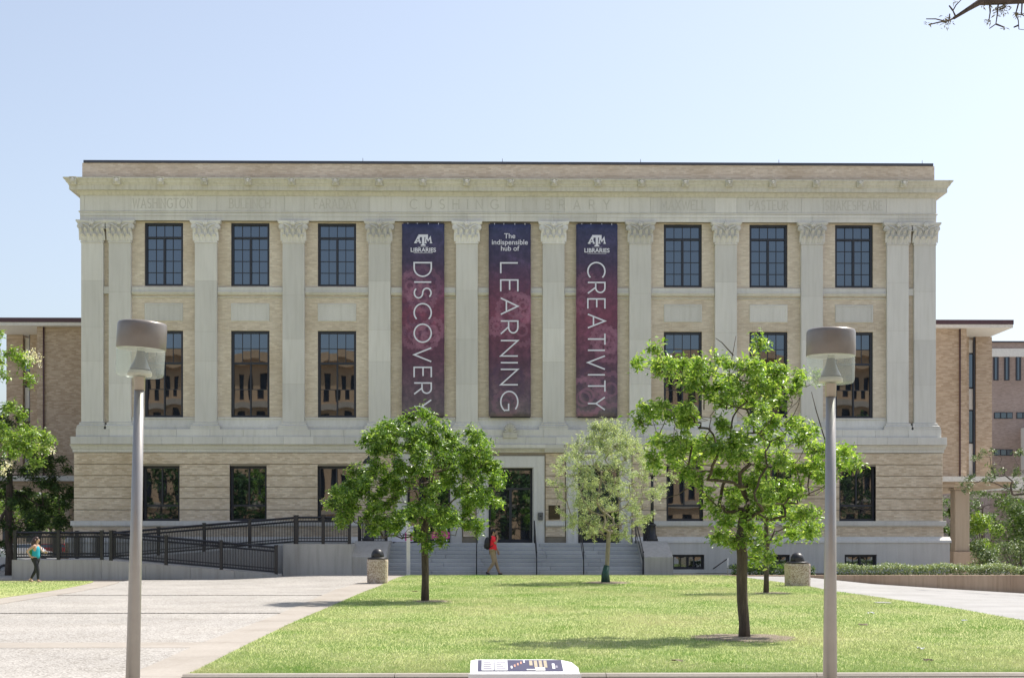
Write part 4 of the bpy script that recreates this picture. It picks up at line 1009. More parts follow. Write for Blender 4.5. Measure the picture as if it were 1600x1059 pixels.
def street_lamp(px, top, d, label, tilt, pxb):
    Yp = CAM.y + d; x = fx(px, Yp); zt = fz(top, Yp, px); z0 = gz(x, Yp)
    t = thing('street_lamp', label, 'street lamp', (x, Yp, z0), 'satin metal lamps flanking the lawn')
    k = d/F_PX; H = zt - z0; r = 37.2*k; ch = 42*k; lh = 43*k
    lean = (px - pxb)*k                                   # slight lean of the pole
    zb = H - ch - lh
    MB().tube([(-lean*1.25, 0, -.05), (-lean*.6, 0, zb*.5), (0, 0, zb-.0)], [.068, .055, .043], 20).build('pole', M['lampmetal'], t, (0,0,0))
    MB().lathe([(.14, -.02), (.14, .03), (.11, .05), (.10, .10)], (-lean*1.25, 0, 0), 20).build('base_plate', M['lampmetal'], t, (0,0,0))
    hd = MB().lathe([(.050, zb-.12), (.052, zb-.005), (.06, zb)], n=20)  .build('collar', plain('lamp_collar', (.36, .325, .27), .4, .5), t, (0,0,0))
    c = (0, 0, 0)
    cap = MB().lathe([(r*1.015, zb+lh), (r*1.03, zb+lh+.004), (r*1.02, H-.034), (r*1.005, H-.018), (r*.97, H-.007), (r*.90, H-.001), (r*.5, H+.004), (.0001, H+.006)], n=40, caps=False)
    cap.lathe([(r*1.015, zb+lh), (r*.98, zb+lh+.002), (r*.98, zb+lh+.02), (.0001, zb+lh+.04)], n=40, m=1, caps=False)
    co = cap.build('cap', [M['lampcap'], M['bulb']], t, (0,0,0))
    MB().lathe([(.055, zb+.002), (r*.88, zb+.003), (r*.955, zb+.012), (r*.99, zb+.035), (r, zb+lh)], n=40, caps=False).build('lens', M['lens'], t, (0,0,0))
    MB().lathe([(r*.50, zb+.012), (r*.50, zb+.045), (r*.45, zb+.06), (.05, zb+.062)], n=28).build('ballast_pan', M['lampgold'], t, (0,0,0))
    MB().lathe([(r*.44, zb+.07), (r*.30, zb+.13), (r*.20, zb+.19), (r*.17, zb+.235)], n=24, caps=False).build('reflector', plain('reflector_metal', (.20, .20, .19), .3, .7), t, (0,0,0))
    MB().lathe([(.0001, zb+.115), (r*.10, zb+.125), (r*.15, zb+.16), (r*.15, zb+lh+.01)], n=20).build('bulb', M['bulb'], t, (0,0,0))
    for ch_ in t.children:
        if ch_.name.split('.')[0] in ('cap', 'lens', 'ballast_pan', 'reflector', 'bulb'):
            ch_.rotation_euler = (0, R(tilt), 0); ch_.location = Vector((0, 0, zb)) - Matrix.Rotation(R(tilt), 3, 'Y') @ Vector((0, 0, zb))
    return t
street_lamp(218, 503.5, 13.7, 'satin metal lamp with tilted drum head, before the left library windows', 3.2, 208.5)
street_lamp(1298, 514.5, 13.85, 'satin metal lamp with level drum head, in front of the right-hand oak', .3, 1297)

def litter_bin(px, py, w, label):
    p = gd(px, py); k = (p.y-CAM.y)/F_PX; r = w*k/2; h = 38*k if px < 900 else 36*k
    t = thing('litter_bin', label, 'litter bin', p, 'pebbled litter bins with black domes')
    n = 8; body = MB(); c = r*.16
    oct_ = lambda s: [(-r*s+c, -r*s), (r*s-c, -r*s), (r*s, -r*s+c), (r*s, r*s-c), (r*s-c, r*s), (-r*s+c, r*s), (-r*s, r*s-c), (-r*s, -r*s+c)]
    lv = [(.96, -.03), (.97, .06), (1.0, h-.06), (.97, h)]
    vs = [(x, y, z) for s, z in lv for x, y in oct_(s)]; fs = [(i*8+j, i*8+(j+1) % 8, (i+1)*8+(j+1) % 8, (i+1)*8+j) for i in range(3) for j in range(8)] + [tuple(range(24, 32))]
    body.add(vs, fs); body.build('body', M['pebble'], t, (0,0,0))
    lid = MB(); lid.lathe([(r*1.0, h+.003), (r*1.0, h+.05), (r*.92, h+.07)], n=28); lid.lathe([(r*.62, h+.072), (r*.62, h+.14), (r*.58, h+.22), (r*.46, h+.30), (r*.27, h+.35), (.001, h+.365)], n=28)
    lo = lid.build('dome_lid', M['black'], t, (0,0,0))
    MB().box(-r*.3, r*.3, -r*.64, -r*.5, h+.09, h+.2).build('flap', plain('bin_flap', (.03, .03, .035), .3), lo, (0,0,0))
def pebble_mat():
    m, n, l, b = mat('pebble_dash'); co = obj_co(n)
    v = n.new('ShaderNodeTexVoronoi'); v.inputs['Scale'].default_value = 34; l.new(co, v.inputs['Vector'])
    s = n.new('ShaderNodeSeparateColor'); l.new(v.outputs['Color'], s.inputs[0])
    r = ramp(n, [(0, (.24, .17, .12)), (.4, (.42, .34, .27)), (1, (.58, .51, .44))]); l.new(s.outputs[0], r.inputs[0])
    l.new(r.outputs[0], b.inputs['Base Color']); b.inputs['Roughness'].default_value = .85; bump(n, l, b, v.outputs['Distance'], -.7, .02)
    return m
M['pebble'] = pebble_mat()
litter_bin(590, 909, 31.5, 'pebble litter bin with black dome lid at the left corner of the lawn')
litter_bin(1246, 916, 35.5, 'pebble litter bin with black dome lid at the right edge of the lawn')

def entry_lamp(px, label):
    x = fx(px, -2.2); z = fz(845, -2.2); t = thing('lamp_post', label, 'lamp post', (x, -2.2, z), 'black entrance lamps')
    MB().lathe([(.24, 0), (.24, .10), (.20, .12), (.20, .22), (.16, .26), (.14, .62), (.17, .66), (.10, .72)], n=12).build('base', M['black'], t, (0,0,0))
    MB().tube([(0, 0, .7), (0, 0, 2.62)], [.075, .05], 12).build('pole', M['black'], t, (0,0,0))
    MB().lathe([(.10, 2.62), (.13, 2.66), (.09, 2.72)], n=12).build('collar', M['black'], t, (0,0,0))
    MB().lathe([(.09, 2.72), (.20, 2.85), (.23, 3.02), (.19, 3.16)], n=16).build('globe', M['bulb'], t, (0,0,0))
    MB().lathe([(.25, 3.16), (.24, 3.22), (.14, 3.34), (.05, 3.39), (.03, 3.46), (.001, 3.5)], n=16).build('hood', M['black'], t, (0,0,0))
entry_lamp(1019, 'black iron lamp post on the right cheek block by the pale young tree')
entry_lamp(576, 'black iron lamp post on the left cheek block behind the dense oak')
bx_ = fx(1012, -1.2); el = tag(MB().box(bx_-.18, bx_+.18, -1.3, -1.0, fz(846, -1.2), fz(807, -1.2), bev=.02).build('black_box', M['black'], None), 'narrow black upright box behind the right entrance lamp', 'cabinet')  # plain black box standing behind the lamp

def poster(px0, px1, py0, py1, label, pink):
    Yp = -1.15; x0, x1 = fx(px0, Yp), fx(px1, Yp); z1 = fz(py0, Yp); t = thing('poster_board', label, 'poster board', ((x0+x1)/2, Yp, dz0), 'poster boards by the entrance')
    MB().box(x0, x1, Yp-.02, Yp+.02, dz0+.06, z1).build('board', M['print'], t)
    for x in (x0+.08, x1-.08): MB().box(x-.02, x+.02, Yp-.16, Yp+.18, dz0, dz0+.055).build('foot', M['black'], t)
    mb = MB()
    if pink == 1: mb.box(x0+(x1-x0)*.62, x1-.04, Yp-.026, Yp-.021, dz0+.1, dz0+.42)
    else:
        c = ((x0+x1)/2, Yp-.024, dz0+.33); mb.add([c] + [(c[0]+.42*math.cos(a*.5236)*(1 if a % 2 else .86), c[1], c[2]+.22*math.sin(a*.5236)) for a in range(12)], [(0, 1+a, 1+(a+1) % 12) for a in range(12)])
    mb.build('print', plain('magenta_print', (.70, .05, .33), .5), t)
poster(612, 646, 821, 848, 'white poster board with a pink square, left of the doors', 1)
poster(679, 699, 824, 848, 'white poster board with a round pink print, behind the dense oak', 2)
wp = thing('sign_post', 'slim white square post at the foot of the steps behind the oak', 'post', gd(638, 898.5))
MB().box(-.07, .07, -.07, .07, -.05, 2.0, bev=.01).build('shaft', M['white'], wp, (0,0,0))
MB().prism([(-.085, 2.003), (.085, 2.003), (.085, 2.03), (0, 2.09), (-.085, 2.03)], -.085, .085).build('cap', M['white'], wp, (0,0,0))

def news_box():
    d = 13.9; Yp = CAM.y + d; x0, x1 = fx(735, Yp), fx(903, Yp); W = x1-x0
    t = thing('information_stand', 'low white stand with a sloping printed top at the bottom edge', 'stand', ((x0+x1)/2, Yp, 0))
    wh = plain('white_plastic_shell', (.78, .78, .78), .4, var=.03)
    zb, zf = fz(1029.5, Yp+.30), fz(1052, Yp-.28)
    yb, yf = .30, -.28
    out = [(-W/2, yf), (W/2, yf), (W/2, yb-.34), (W/2-.05, yb-.12), (W/2-.14, yb-.03), (W/2-.24, yb), (-W/2+.05, yb), (-W/2, yb-.05)]
    zt = lambda y: zf + (zb-zf)*(y-yf)/(yb-yf)
    n = len(out); vs = [(x, y, -.01) for x, y in out] + [(x, y, zt(y)) for x, y in out]
    MB().add(vs, [tuple(range(n, 2*n))] + [(i, (i+1) % n, n+(i+1) % n, n+i) for i in range(n)]).build('cabinet', wh, t, (0,0,0))
    cols = {'navy': plain('navy_print', (.055, .05, .10), .5), 'grey': plain('grey_print', (.30, .28, .33), .5), 'gold': plain('gold_print', (.42, .36, .25), .5), 'orange': plain('orange_print', (.52, .28, .20), .5), 'pw': plain('paper_white', (.8, .8, .8), .5)}
    sl = (zb-zf)/(yb-yf)
    def quad(u0, u1, v0, v1, c, e, name='print', skew=0.0):
        xs = [-W/2+W*u for u in (u0, u1)]; ys = [yf+(yb-yf)*v for v in (v0, v1)]
        MB().add([(xs[0], ys[0], zt(ys[0])+e), (xs[1], ys[0], zt(ys[0])+e), (xs[1]+skew, ys[1], zt(ys[1])+e), (xs[0]+skew, ys[1], zt(ys[1])+e)], [(0,1,2,3)]).build(name, cols[c], t, (0,0,0))
    quad(.07, .855, .16, .93, 'navy', .004)
    quad(.105, .215, .20, .90, 'pw', .006); quad(.225, .345, .20, .90, 'pw', .006)
    for k in range(4): quad(.12, .2-.01*(k % 2), .27+.15*k, .36+.15*k, 'grey', .008); quad(.24, .33-.02*(k % 3), .27+.15*k, .34+.15*k, 'grey', .008)
    for k, c in enumerate(('pw', 'orange', 'orange', 'orange', 'pw')): quad(.375+.03*k, .39+.03*k, .33+.10*k, .50+.10*k, c, .006)
    for k, w in enumerate((.35, .48, .55, .50)): quad(.55+.045*k, .58+.045*k, .88-w, .88, 'gold', .006)
    quad(.60, .69, .17, .38, 'pw', .008); quad(.52, .62, .20, .27, 'pw', .0075); quad(.76, .785, .3, .66, 'pw', .006); quad(.79, .81, .36, .52, 'grey', .006)
    for u in (.1, .5, .73): MB().lathe([(.012, 0), (.012, .006)], (-W/2+W*u, yf-.006, zf-.05), 8).build('rivet', M['lampmetal'], t, (0,0,0))
    MB().box(-W/2-.015, W/2+.015, yf-.012, yf-.002, zf-.12, zf-.004).build('front_lip', wh, t, (0,0,0))
news_box()
# ================================================================== trees and planting
def leaves_mesh(name, pts, nrm, size, m, parent, asp=.42, jit=.35, off=(0,0,0)):
    """one folded leaf blade (two quads) per point; nrm = preferred upward normal bias"""
    n = len(pts)
    ax = rng.normal(size=(n, 3)); ax[:, 2] = ax[:, 2]*.55 - .15; ax /= np.linalg.norm(ax, axis=1)[:, None] + 1e-9
    up = nrm + rng.normal(size=(n, 3))*jit*1.6; sd = np.cross(ax, up); sd /= np.linalg.norm(sd, axis=1)[:, None] + 1e-9
    up = np.cross(sd, ax)
    L = (size*(.5+1.0*rng.random(n)))[:, None]
    w = L*asp
    p0 = pts; tip = pts + ax*L - up*L*.12; mid = pts + ax*L*.55 - up*L*.02
    l1 = pts + ax*L*.5 + sd*w*.5 + up*L*.10; r1 = pts + ax*L*.5 - sd*w*.5 + up*L*.10
    co = np.stack([p0, mid, tip, l1, r1], 1).reshape(-1, 3) - np.array(off)
    me = bpy.data.meshes.new(name); me.vertices.add(n*5); me.vertices.foreach_set('co', co.astype(np.float32).ravel())
    b = (np.arange(n)*5)[:, None]; q = np.concatenate([b+np.array([[0, 4, 2, 1]]), b+np.array([[0, 1, 2, 3]])], 1).reshape(-1, 4)
    me.loops.add(n*8); me.loops.foreach_set('vertex_index', q.ravel().astype(np.int32))
    me.polygons.add(n*2); me.polygons.foreach_set('loop_start', np.arange(0, n*8, 4, dtype=np.int32))
    me.materials.append(m); me.update(calc_edges=True)
    return put(name, me, parent)
def bark_mat(name, c1, c2):
    m, n, l, b = mat(name); co = world_co(n)
    f = noise(n, l, stretch(n, l, co, (9, 9, 1.6)), 2.2, 6, .7); r = ramp(n, [(.3, c1), (.7, c2)]); l.new(f, r.inputs[0])
    l.new(r.outputs[0], b.inputs['Base Color']); b.inputs['Roughness'].default_value = .95; bump(n, l, b, f, 1.0, .03)
    return m
M['bark'] = bark_mat('oak_bark', (.055, .042, .034), (.14, .11, .09))
M['bark_pale'] = bark_mat('pale_bark', (.20, .17, .13), (.34, .30, .24))
M['oak_leaf'] = leaf_mat('oak_leaf', (.06, .135, .022), (.14, .25, .045), (.28, .39, .10), trans=.42, rough=.32, spec=.6)
M['oak_leaf2'] = leaf_mat('bright_oak_leaf', (.09, .18, .03), (.21, .34, .07), (.38, .49, .17), trans=.46, rough=.32, spec=.6)
M['pale_leaf'] = leaf_mat('pale_elm_leaf', (.27, .34, .22), (.40, .475, .33), (.54, .60, .46), trans=.38, rough=.5, spec=.3)
M['dark_leaf'] = leaf_mat('cypress_leaf', (.025, .06, .014), (.045, .095, .02), (.09, .15, .03), trans=.2, rough=.55)
M['shrub_leaf'] = leaf_mat('shrub_leaf', (.04, .085, .016), (.075, .15, .028), (.14, .21, .05), trans=.25, rough=.45)
M['hedge_leaf'] = leaf_mat('hedge_leaf', (.05, .10, .03), (.11, .17, .06), (.24, .29, .15), trans=.2, rough=.4)
M['hedge_pale'] = leaf_mat('pale_hedge_leaf', (.13, .20, .08), (.24, .31, .15), (.42, .48, .30), trans=.25, rough=.4)
M['myrtle_leaf'] = leaf_mat('myrtle_leaf', (.09, .175, .025), (.17, .28, .05), (.30, .40, .10), trans=.4, rough=.35)
M['blossom'] = leaf_mat('white_blossom', (.62, .58, .55), (.78, .75, .72), trans=.3, rough=.7, spec=.2)
def skeleton(trunk, radii0, tips, rs, sub=5, upbias=.25, wig=.06):
    """grow a branch to each tip from the best existing node; returns list of (points) with pipe radii"""
    nodes = [Vector(p) for p in trunk]; par = [-1] + list(range(len(trunk)-1)); load = [0.0]*len(nodes)
    first = max(1, int(len(trunk)*.45))
    order = sorted(tips, key=lambda t: min((Vector(t)-p).length for p in nodes[first:]))
    for t in order:
        t = Vector(t); best = None; bd = 1e9
        for i in range(first, len(nodes)):
            q = nodes[i]; d = (t-q).length + max(0, q.z - t.z)*1.2 + (0 if i < len(trunk) else 0.02)
            if d < bd: bd = d; best = i
        a = nodes[best]; n = max(2, min(sub, int((t-a).length/.14))); prev = best
        out = t-a; mid = a + out*.5 + Vector((0, 0, -upbias*abs(out.x)*.12)) + Vector((rs.gauss(0, wig), rs.gauss(0, wig), rs.gauss(0, wig)))*out.length
        for k in range(1, n+1):
            u = k/n; p = a*(1-u)**2 + mid*2*u*(1-u) + t*u*u
            if k < n: p = p + Vector((rs.gauss(0, 1), rs.gauss(0, 1), rs.gauss(0, 1)))*.012
            nodes.append(p); par.append(prev); load.append(0.0); prev = len(nodes)-1
        load[prev] += 1
    for i in range(len(nodes)-1, 0, -1): load[par[i]] += load[i]
    return nodes, par, load
def tree(name, label, base, trunk, tips, leaf_n, leaf_size, lm, bm, r0, spread, group=None, asp=.42, twigs=5, seed=1, rtip=.0045, cat='tree', bare=None, upn=.9, blossoms=None, expo=.66, tsides=7):
    rs = random.Random(seed); t = thing(name, label, cat, base, group)
    nodes, par, load = skeleton(trunk, r0, tips, rs)
    tot = max(load); rad = [max(rtip, r0*(l/tot)**expo) for l in load]
    nt = len(trunk)
    for i in range(nt): rad[i] = max(rad[i], r0*(1.0 - .35*i/nt)) if i < nt*.6 else rad[i]
    rad[0] = r0*1.2
    kids = {}
    for i in range(1, len(nodes)): kids.setdefault(par[i], []).append(i)
    mbt = MB(); mbb = MB()
    def run(i0, start_r):
        stack = [(i0, None)]
        while stack:
            i, p = stack.pop(); ch = [nodes[i]] if p is None else [nodes[p], nodes[i]]; rr = [rad[i]] if p is None else [min(rad[p], rad[i]*1.25), rad[i]]
            cur = i
            while True:
                ks = kids.get(cur, [])
                if not ks: break
                ks = sorted(ks, key=lambda k: -load[k])
                for k in ks[1:]: stack.append((k, cur))
                cur = ks[0]; ch.append(nodes[cur]); rr.append(rad[cur])
            if len(ch) > 1: (mbt if p is None else mbb).tube(ch, rr, 10 if p is None else tsides)
    run(0, r0)
    rn = np.random.default_rng(seed)
    ends = [i for i in range(len(nodes)) if i not in kids and i >= nt]
    P = []; 
    for e in ends:
        c = nodes[e]; dr = (c - nodes[par[e]]).normalized()
        for k in range(twigs):
            v = Vector((rs.gauss(0, 1), rs.gauss(0, 1), rs.gauss(0, .8)))
            d = (dr*.6 + v.normalized()).normalized(); L = spread*rs.uniform(.4, 1.0); q = c + d*L
            mbb.tube([c, c+d*L*.5+Vector((0, 0, rs.uniform(-.02, .03))), q], [rtip*.8, rtip*.6, rtip*.35], 3, caps=False)
            for j in range(int(leaf_n)):
                u = rs.uniform(.15, 1.08); s = leaf_size*.55
                P.append((c.x+d.x*L*u+rs.gauss(0, s), c.y+d.y*L*u+rs.gauss(0, s), c.z+d.z*L*u+rs.gauss(0, s)))
    if bare:
        for pts in bare:
            mbb.tube(pts, [.011, .008, .005, .003][:len(pts)] if len(pts) <= 4 else .006, 5)
    mbt.build('trunk', bm, t, (0,0,0)); mbb.build('branches', bm, t, (0,0,0))
    P = np.array(P); cen = P.mean(0); nr = P - cen; nr /= np.linalg.norm(nr, axis=1)[:, None] + 1e-9; nr = nr*.45 + np.array([0.15, 0.05, upn])
    leaves_mesh('crown', P, nr, leaf_size, lm, t, asp)
    if blossoms:
        B = []
        for c, r in blossoms:
            for j in range(70): B.append((c[0]+rs.gauss(0, r*.5), c[1]+rs.gauss(0, r*.5), c[2]+rs.gauss(0, r*.7)))
        B = np.array(B); leaves_mesh('blossom', B, np.tile([0, 0, 1.], (len(B), 1)), .035, M['blossom'], t, .9)
    return t
def blob_tips(blobs, base, k, dpx, seed, ydepth=1.0):
    """blobs: (px, py, rx_px, rz_px, n): clumps of the crown measured on the photo; dpx = px per metre there; depth filled evenly"""
    rs = random.Random(seed); out = []
    for (px, py, rx, rz, n) in blobs:
        for _ in range(n):
            while True:
                u, v, w = rs.uniform(-1, 1), rs.uniform(-1, 1), rs.uniform(-1, 1)
                if u*u+v*v+w*w <= 1: break
            s = (u*u+v*v+w*w)**.5 + 1e-6; f = s**.6/s
            q = at(px, py, base.y)
            out.append((q.x-base.x+u*f*rx/dpx, w*f*max(rx, rz*.7)/dpx*ydepth + rs.gauss(0, .12), q.z-base.z+v*f*rz/dpx))
    return out
def spread_y(tips, amt, seed):
    rs = random.Random(seed); return [(x, y+rs.uniform(-amt, amt), z) for x, y, z in tips]
# --- dense oak, left of centre
b1 = gd(664, 941); s1 = F_PX/(b1.y-CAM.y)
blobs = [(650, 669, 42, 22, 24), (604, 688, 32, 24, 24), (716, 700, 42, 28, 30), (660, 715, 75, 45, 56), (750, 722, 24, 28, 16), (585, 765, 48, 36, 40), (545, 788, 24, 36, 18), (548, 815, 16, 14, 8), (680, 775, 80, 45, 60),
         (751, 762, 32, 40, 28), (640, 815, 70, 34, 46), (714, 812, 40, 30, 26), (604, 826, 24, 16, 12), (660, 840, 40, 10, 12), (690, 745, 60, 60, 34), (620, 730, 40, 50, 24), (650, 698, 56, 26, 22), (560, 800, 30, 30, 14)]
tips = spread_y(blob_tips(blobs, b1, 1, s1, 3), .55, 5)
tree('oak_tree', 'dense dark green young oak on the lawn before the DISCOVERY banner', b1, [(0, 0, -.05), (.01, 0, .6), (0, .01, 1.15), (-.02, .0, 1.7), (.02, .02, 2.3), (.0, 0, 3.0), (-.05, 0, 3.6), (-.10, 0, 3.95)], tips, 40, .095, M['oak_leaf'], M['bark'], .092, .27, seed=3, twigs=5)
# --- open oak, right
b2 = gd(1162, 999); s2 = F_PX/(b2.y-CAM.y)
blobs = [(1035, 568, 36, 22, 14), (1078, 590, 34, 20, 14), (1120, 600, 34, 30, 18), (1180, 605, 40, 34, 24), (1238, 602, 34, 30, 18), (1015, 650, 24, 20, 10), (1062, 668, 44, 34, 28), (1150, 660, 50, 44, 36), (1215, 650, 36, 36, 18),
         (1045, 705, 36, 22, 16), (1110, 720, 50, 36, 32), (1180, 720, 50, 44, 34), (1243, 705, 38, 36, 22), (1298, 724, 30, 34, 20), (1268, 755, 40, 26, 18), (1160, 775, 50, 36, 30), (1215, 785, 34, 30, 16), (1250, 820, 28, 18, 10), (1145, 828, 26, 24, 11), (1165, 850, 16, 10, 4), (1190, 880, 6, 10, 2)]
tips = spread_y(blob_tips(blobs, b2, 1, s2, 8, 1.0), .55, 9)
bare = []
def bq(*ps): return [tuple(at(a, b, b2.y+dy) - b2) for a, b, dy in ps]
bare = [bq((1135, 640, 0), (1140, 580, .1), (1150, 525, .1)), bq((1146, 555, .1), (1128, 535, .1), (1118, 528, .1)), bq((1100, 640, 0), (1100, 590, 0), (1062, 560, .0)), bq((1290, 690, 0), (1275, 640, 0), (1268, 612, 0)),
        bq((1185, 600, 0), (1188, 555, 0), (1178, 518, 0)), bq((1120, 790, -.1), (1085, 755, -.2), (1045, 735, -.2)), bq((1090, 758, -.2), (1075, 725, -.2), (1062, 712, -.2)), bq((1085, 755, -.2), (1060, 772, -.2), (1040, 778, -.2))]
tips += [tuple(at(1182, 545, b2.y)-b2), tuple(at(1186, 538, b2.y+.1)-b2)]
tree('oak_tree', 'open branching young oak with bright leaves, nearest tree on the lawn', b2, [tuple(Vector((at(px, py, b2.y) - b2))) for px, py in ((1163, 1004), (1163, 975), (1160, 940), (1159, 905), (1160, 870), (1158, 842), (1161, 815), (1166, 795))], tips, 32, .082, M['oak_leaf2'], M['bark'], .085, .19, seed=12, twigs=5, bare=bare)
# --- young oak behind it
b4 = gd(1197, 928); s4 = F_PX/(b4.y-CAM.y)
blobs = [(1215, 812, 45, 30, 26), (1255, 815, 28, 24, 14), (1190, 770, 36, 44, 22), (1222, 838, 40, 12, 10), (1200, 720, 40, 40, 20)]
tree('oak_tree', 'thin dark trunked young oak standing behind the open oak', b4, [(0, 0, -.05), (.01, 0, .6), (.03, 0, 1.3), (.0, 0, 2.0), (.02, 0, 2.8), (0, 0, 3.6)], blob_tips(blobs, b4, 1, s4, 21), 15, .12, M['oak_leaf2'], M['bark'], .07, .26, seed=21)
# --- pale vase-shaped young tree
b3 = gd(948, 909); s3 = F_PX/(b3.y-CAM.y)
rs = random.Random(31); tips = []
while len(tips) < 380:
    v = rs.random(); a = rs.uniform(-1, 1); zpx = 838 - v*172; hw = 30 + 58*math.sin(min(1, v*1.25)*math.pi*.78)
    if v > .70: hw *= 1 - (v-.70)*2.6
    hw *= rs.uniform(.8, 1.18)
    q = at(947 + a*hw, zpx, b3.y); tips.append((q.x-b3.x, rs.uniform(-1, 1)*hw/s3*.8*math.sqrt(1-a*a*.8), q.z-b3.z))
rs2 = random.Random(77)
for _ in range(40):
    q = at(947 + rs2.gauss(0, 26), 765 + rs2.uniform(-75, 55), b3.y); tips.append((q.x-b3.x, rs2.gauss(0, .6), q.z-b3.z))
t3 = tree('young_tree', 'pale feathery young tree at the far edge of the lawn before the steps', b3, [(0, 0, -.05), (.01, 0, .5), (.03, 0, 1.0), (.06, 0, 1.5), (.06, 0, 1.75)], tips, 42, .053, M['pale_leaf'], M['bark_pale'], .075, .46, seed=33, twigs=6, rtip=.006, asp=.5, upn=.5, expo=.5)
MB().tube([(-.04, -.02, -.02), (-.05, -.02, .35), (.0, 0, .62)], [.17, .13, .10], 9).build('trunk_wrap', plain('green_trunk_bag', (.02, .07, .055), .5, var=.4, scale=14), t3, (0,0,0))
def mulch(p, rx, ry, label):
    rs = random.Random(int(p.x*100)); n = 26; vs = [(p.x, p.y, gz(p.x, p.y)+.055)]
    for ring, h in ((.55, .052), (.85, .042), (1, .028)):
        for k in range(n):
            a = 2*math.pi*k/n; j = 1+rs.uniform(-.14, .14)*(ring > .8); x, y = p.x+rx*ring*j*math.cos(a), p.y+ry*ring*j*math.sin(a); vs.append((x, y, gz(x, y)+h))
    fs = [(0, 1+k, 1+(k+1) % n) for k in range(n)] + [(1+r*n+k, 1+(r+1)*n+k, 1+(r+1)*n+(k+1) % n, 1+r*n+(k+1) % n) for r in range(2) for k in range(n)]
    o = tag(MB().add(vs, fs, 0, True).build('mulch', M['mulch']), label, 'mulch', kind='stuff')
def mulch_mat():
    m, n, l, b = mat('dry_mulch'); co = world_co(n); f = noise(n, l, co, 28, 5, .7)
    r = ramp(n, [(.3, (.14, .105, .075)), (.55, (.30, .24, .185)), (.75, (.44, .37, .30))]); l.new(f, r.inputs[0]); l.new(r.outputs[0], b.inputs['Base Color']); b.inputs['Roughness'].default_value = 1; bump(n, l, b, f, 1, .04)
    return m
M['mulch'] = mulch_mat()
mulch(b2, .85, 1.0, 'dry mulch ring round the open oak'); mulch(b3, .85, .8, 'dry mulch ring round the pale young tree'); mulch(b4 + Vector((.2, 0, 0)), .55, .55, 'dry mulch ring round the thin trunked oak'); mulch(b1 + Vector((.15, 0, 0)), .5, .6, 'thin dry mulch round the dense oak')
# --- crape myrtle at the left edge
b5 = Vector((fx(-75, -27), -27, 0)); s5 = F_PX/(b5.y-CAM.y)
blobs = [(20, 572, 40, 22, 16), (-40, 560, 60, 50, 30), (5, 660, 34, 26, 16), (40, 692, 36, 26, 20), (15, 712, 50, 22, 18), (-50, 680, 70, 70, 50), (-110, 620, 70, 80, 50)]
fl = [tuple(at(a, b, b5.y-.4+.2*i) - b5) for i, (a, b) in enumerate(((42, 555), (60, 563), (52, 553), (76, 693), (80, 702), (12, 725), (5, 735), (62, 700)))]
tree('crape_myrtle', 'bright green crape myrtle with white blossom reaching in at the left edge', b5, [(0, 0, -.05), (.05, 0, .8), (.0, 0, 1.6), (.1, 0, 2.4), (.0, 0, 3.4), (0, 0, 4.6)], blob_tips(blobs, b5, 1, s5, 41, .7), 28, .095, M['myrtle_leaf'], M['bark_pale'], .08, .26, seed=42, blossoms=[(f, .10) for f in fl])
# --- dark feathery tree at far left
b6 = Vector((fx(14, 2.5), 2.5, -.2)); s6 = F_PX/(b6.y-CAM.y)
blobs = [(15, 690, 45, 30, 34), (50, 715, 40, 24, 26), (20, 750, 66, 34, 60), (75, 735, 30, 22, 14), (85, 775, 26, 30, 18), (15, 800, 66, 34, 60), (70, 822, 36, 18, 20), (0, 835, 40, 24, 26), (-40, 760, 60, 80, 60), (15, 665, 24, 20, 12)]
tree('cypress_tree', 'dark feathery cypress behind the left end of the ramp', b6, [(0, 0, -.1), (.02, 0, 1), (-.02, 0, 2), (.0, 0, 3.2), (.03, 0, 4.5), (0, 0, 5.5), (0, 0, 6.4)], blob_tips(blobs, b6, 1, s6, 51), 27, .16, M['dark_leaf'], M['bark'], .16, .34, seed=52, asp=.3)
# --- background trees under the left wing and on the right
def simple_tree(name, label, base, h, r, seed, lm, n=160, leaf=.16, ln=13, zlo=.35, group=None, cat='tree', sp=.5):
    rs = random.Random(seed); tips = []
    while len(tips) < n:
        u, v, w = rs.uniform(-1, 1), rs.uniform(-1, 1), rs.uniform(-1, 1)
        q = u*u+v*v+w*w
        if .25 < q <= 1: tips.append((u*r, w*r, h*(zlo+(1-zlo)*(.5+.5*v))))
    tr = [(0, 0, -.6), (.03, 0, h*.18), (-.03, 0, h*.36), (.03, 0, h*.55), (0, 0, h*.75)]
    return tree(name, label, base, tr, tips, ln, leaf, lm, M['bark'], max(.05, h*.022), sp, group=group, cat=cat, seed=seed)
simple_tree('background_tree', 'sunlit bushy tree seen under the left wing', Vector((fx(92, 22), 22, -.3)), 5.6, 2.0, 61, M['shrub_leaf'], 200, .2)
simple_tree('background_tree', 'dark leafy tree beyond the cypress at the left edge', Vector((fx(20, 40), 40, -.5)), 8, 4.0, 62, M['oak_leaf'], 220, .34, sp=.8)
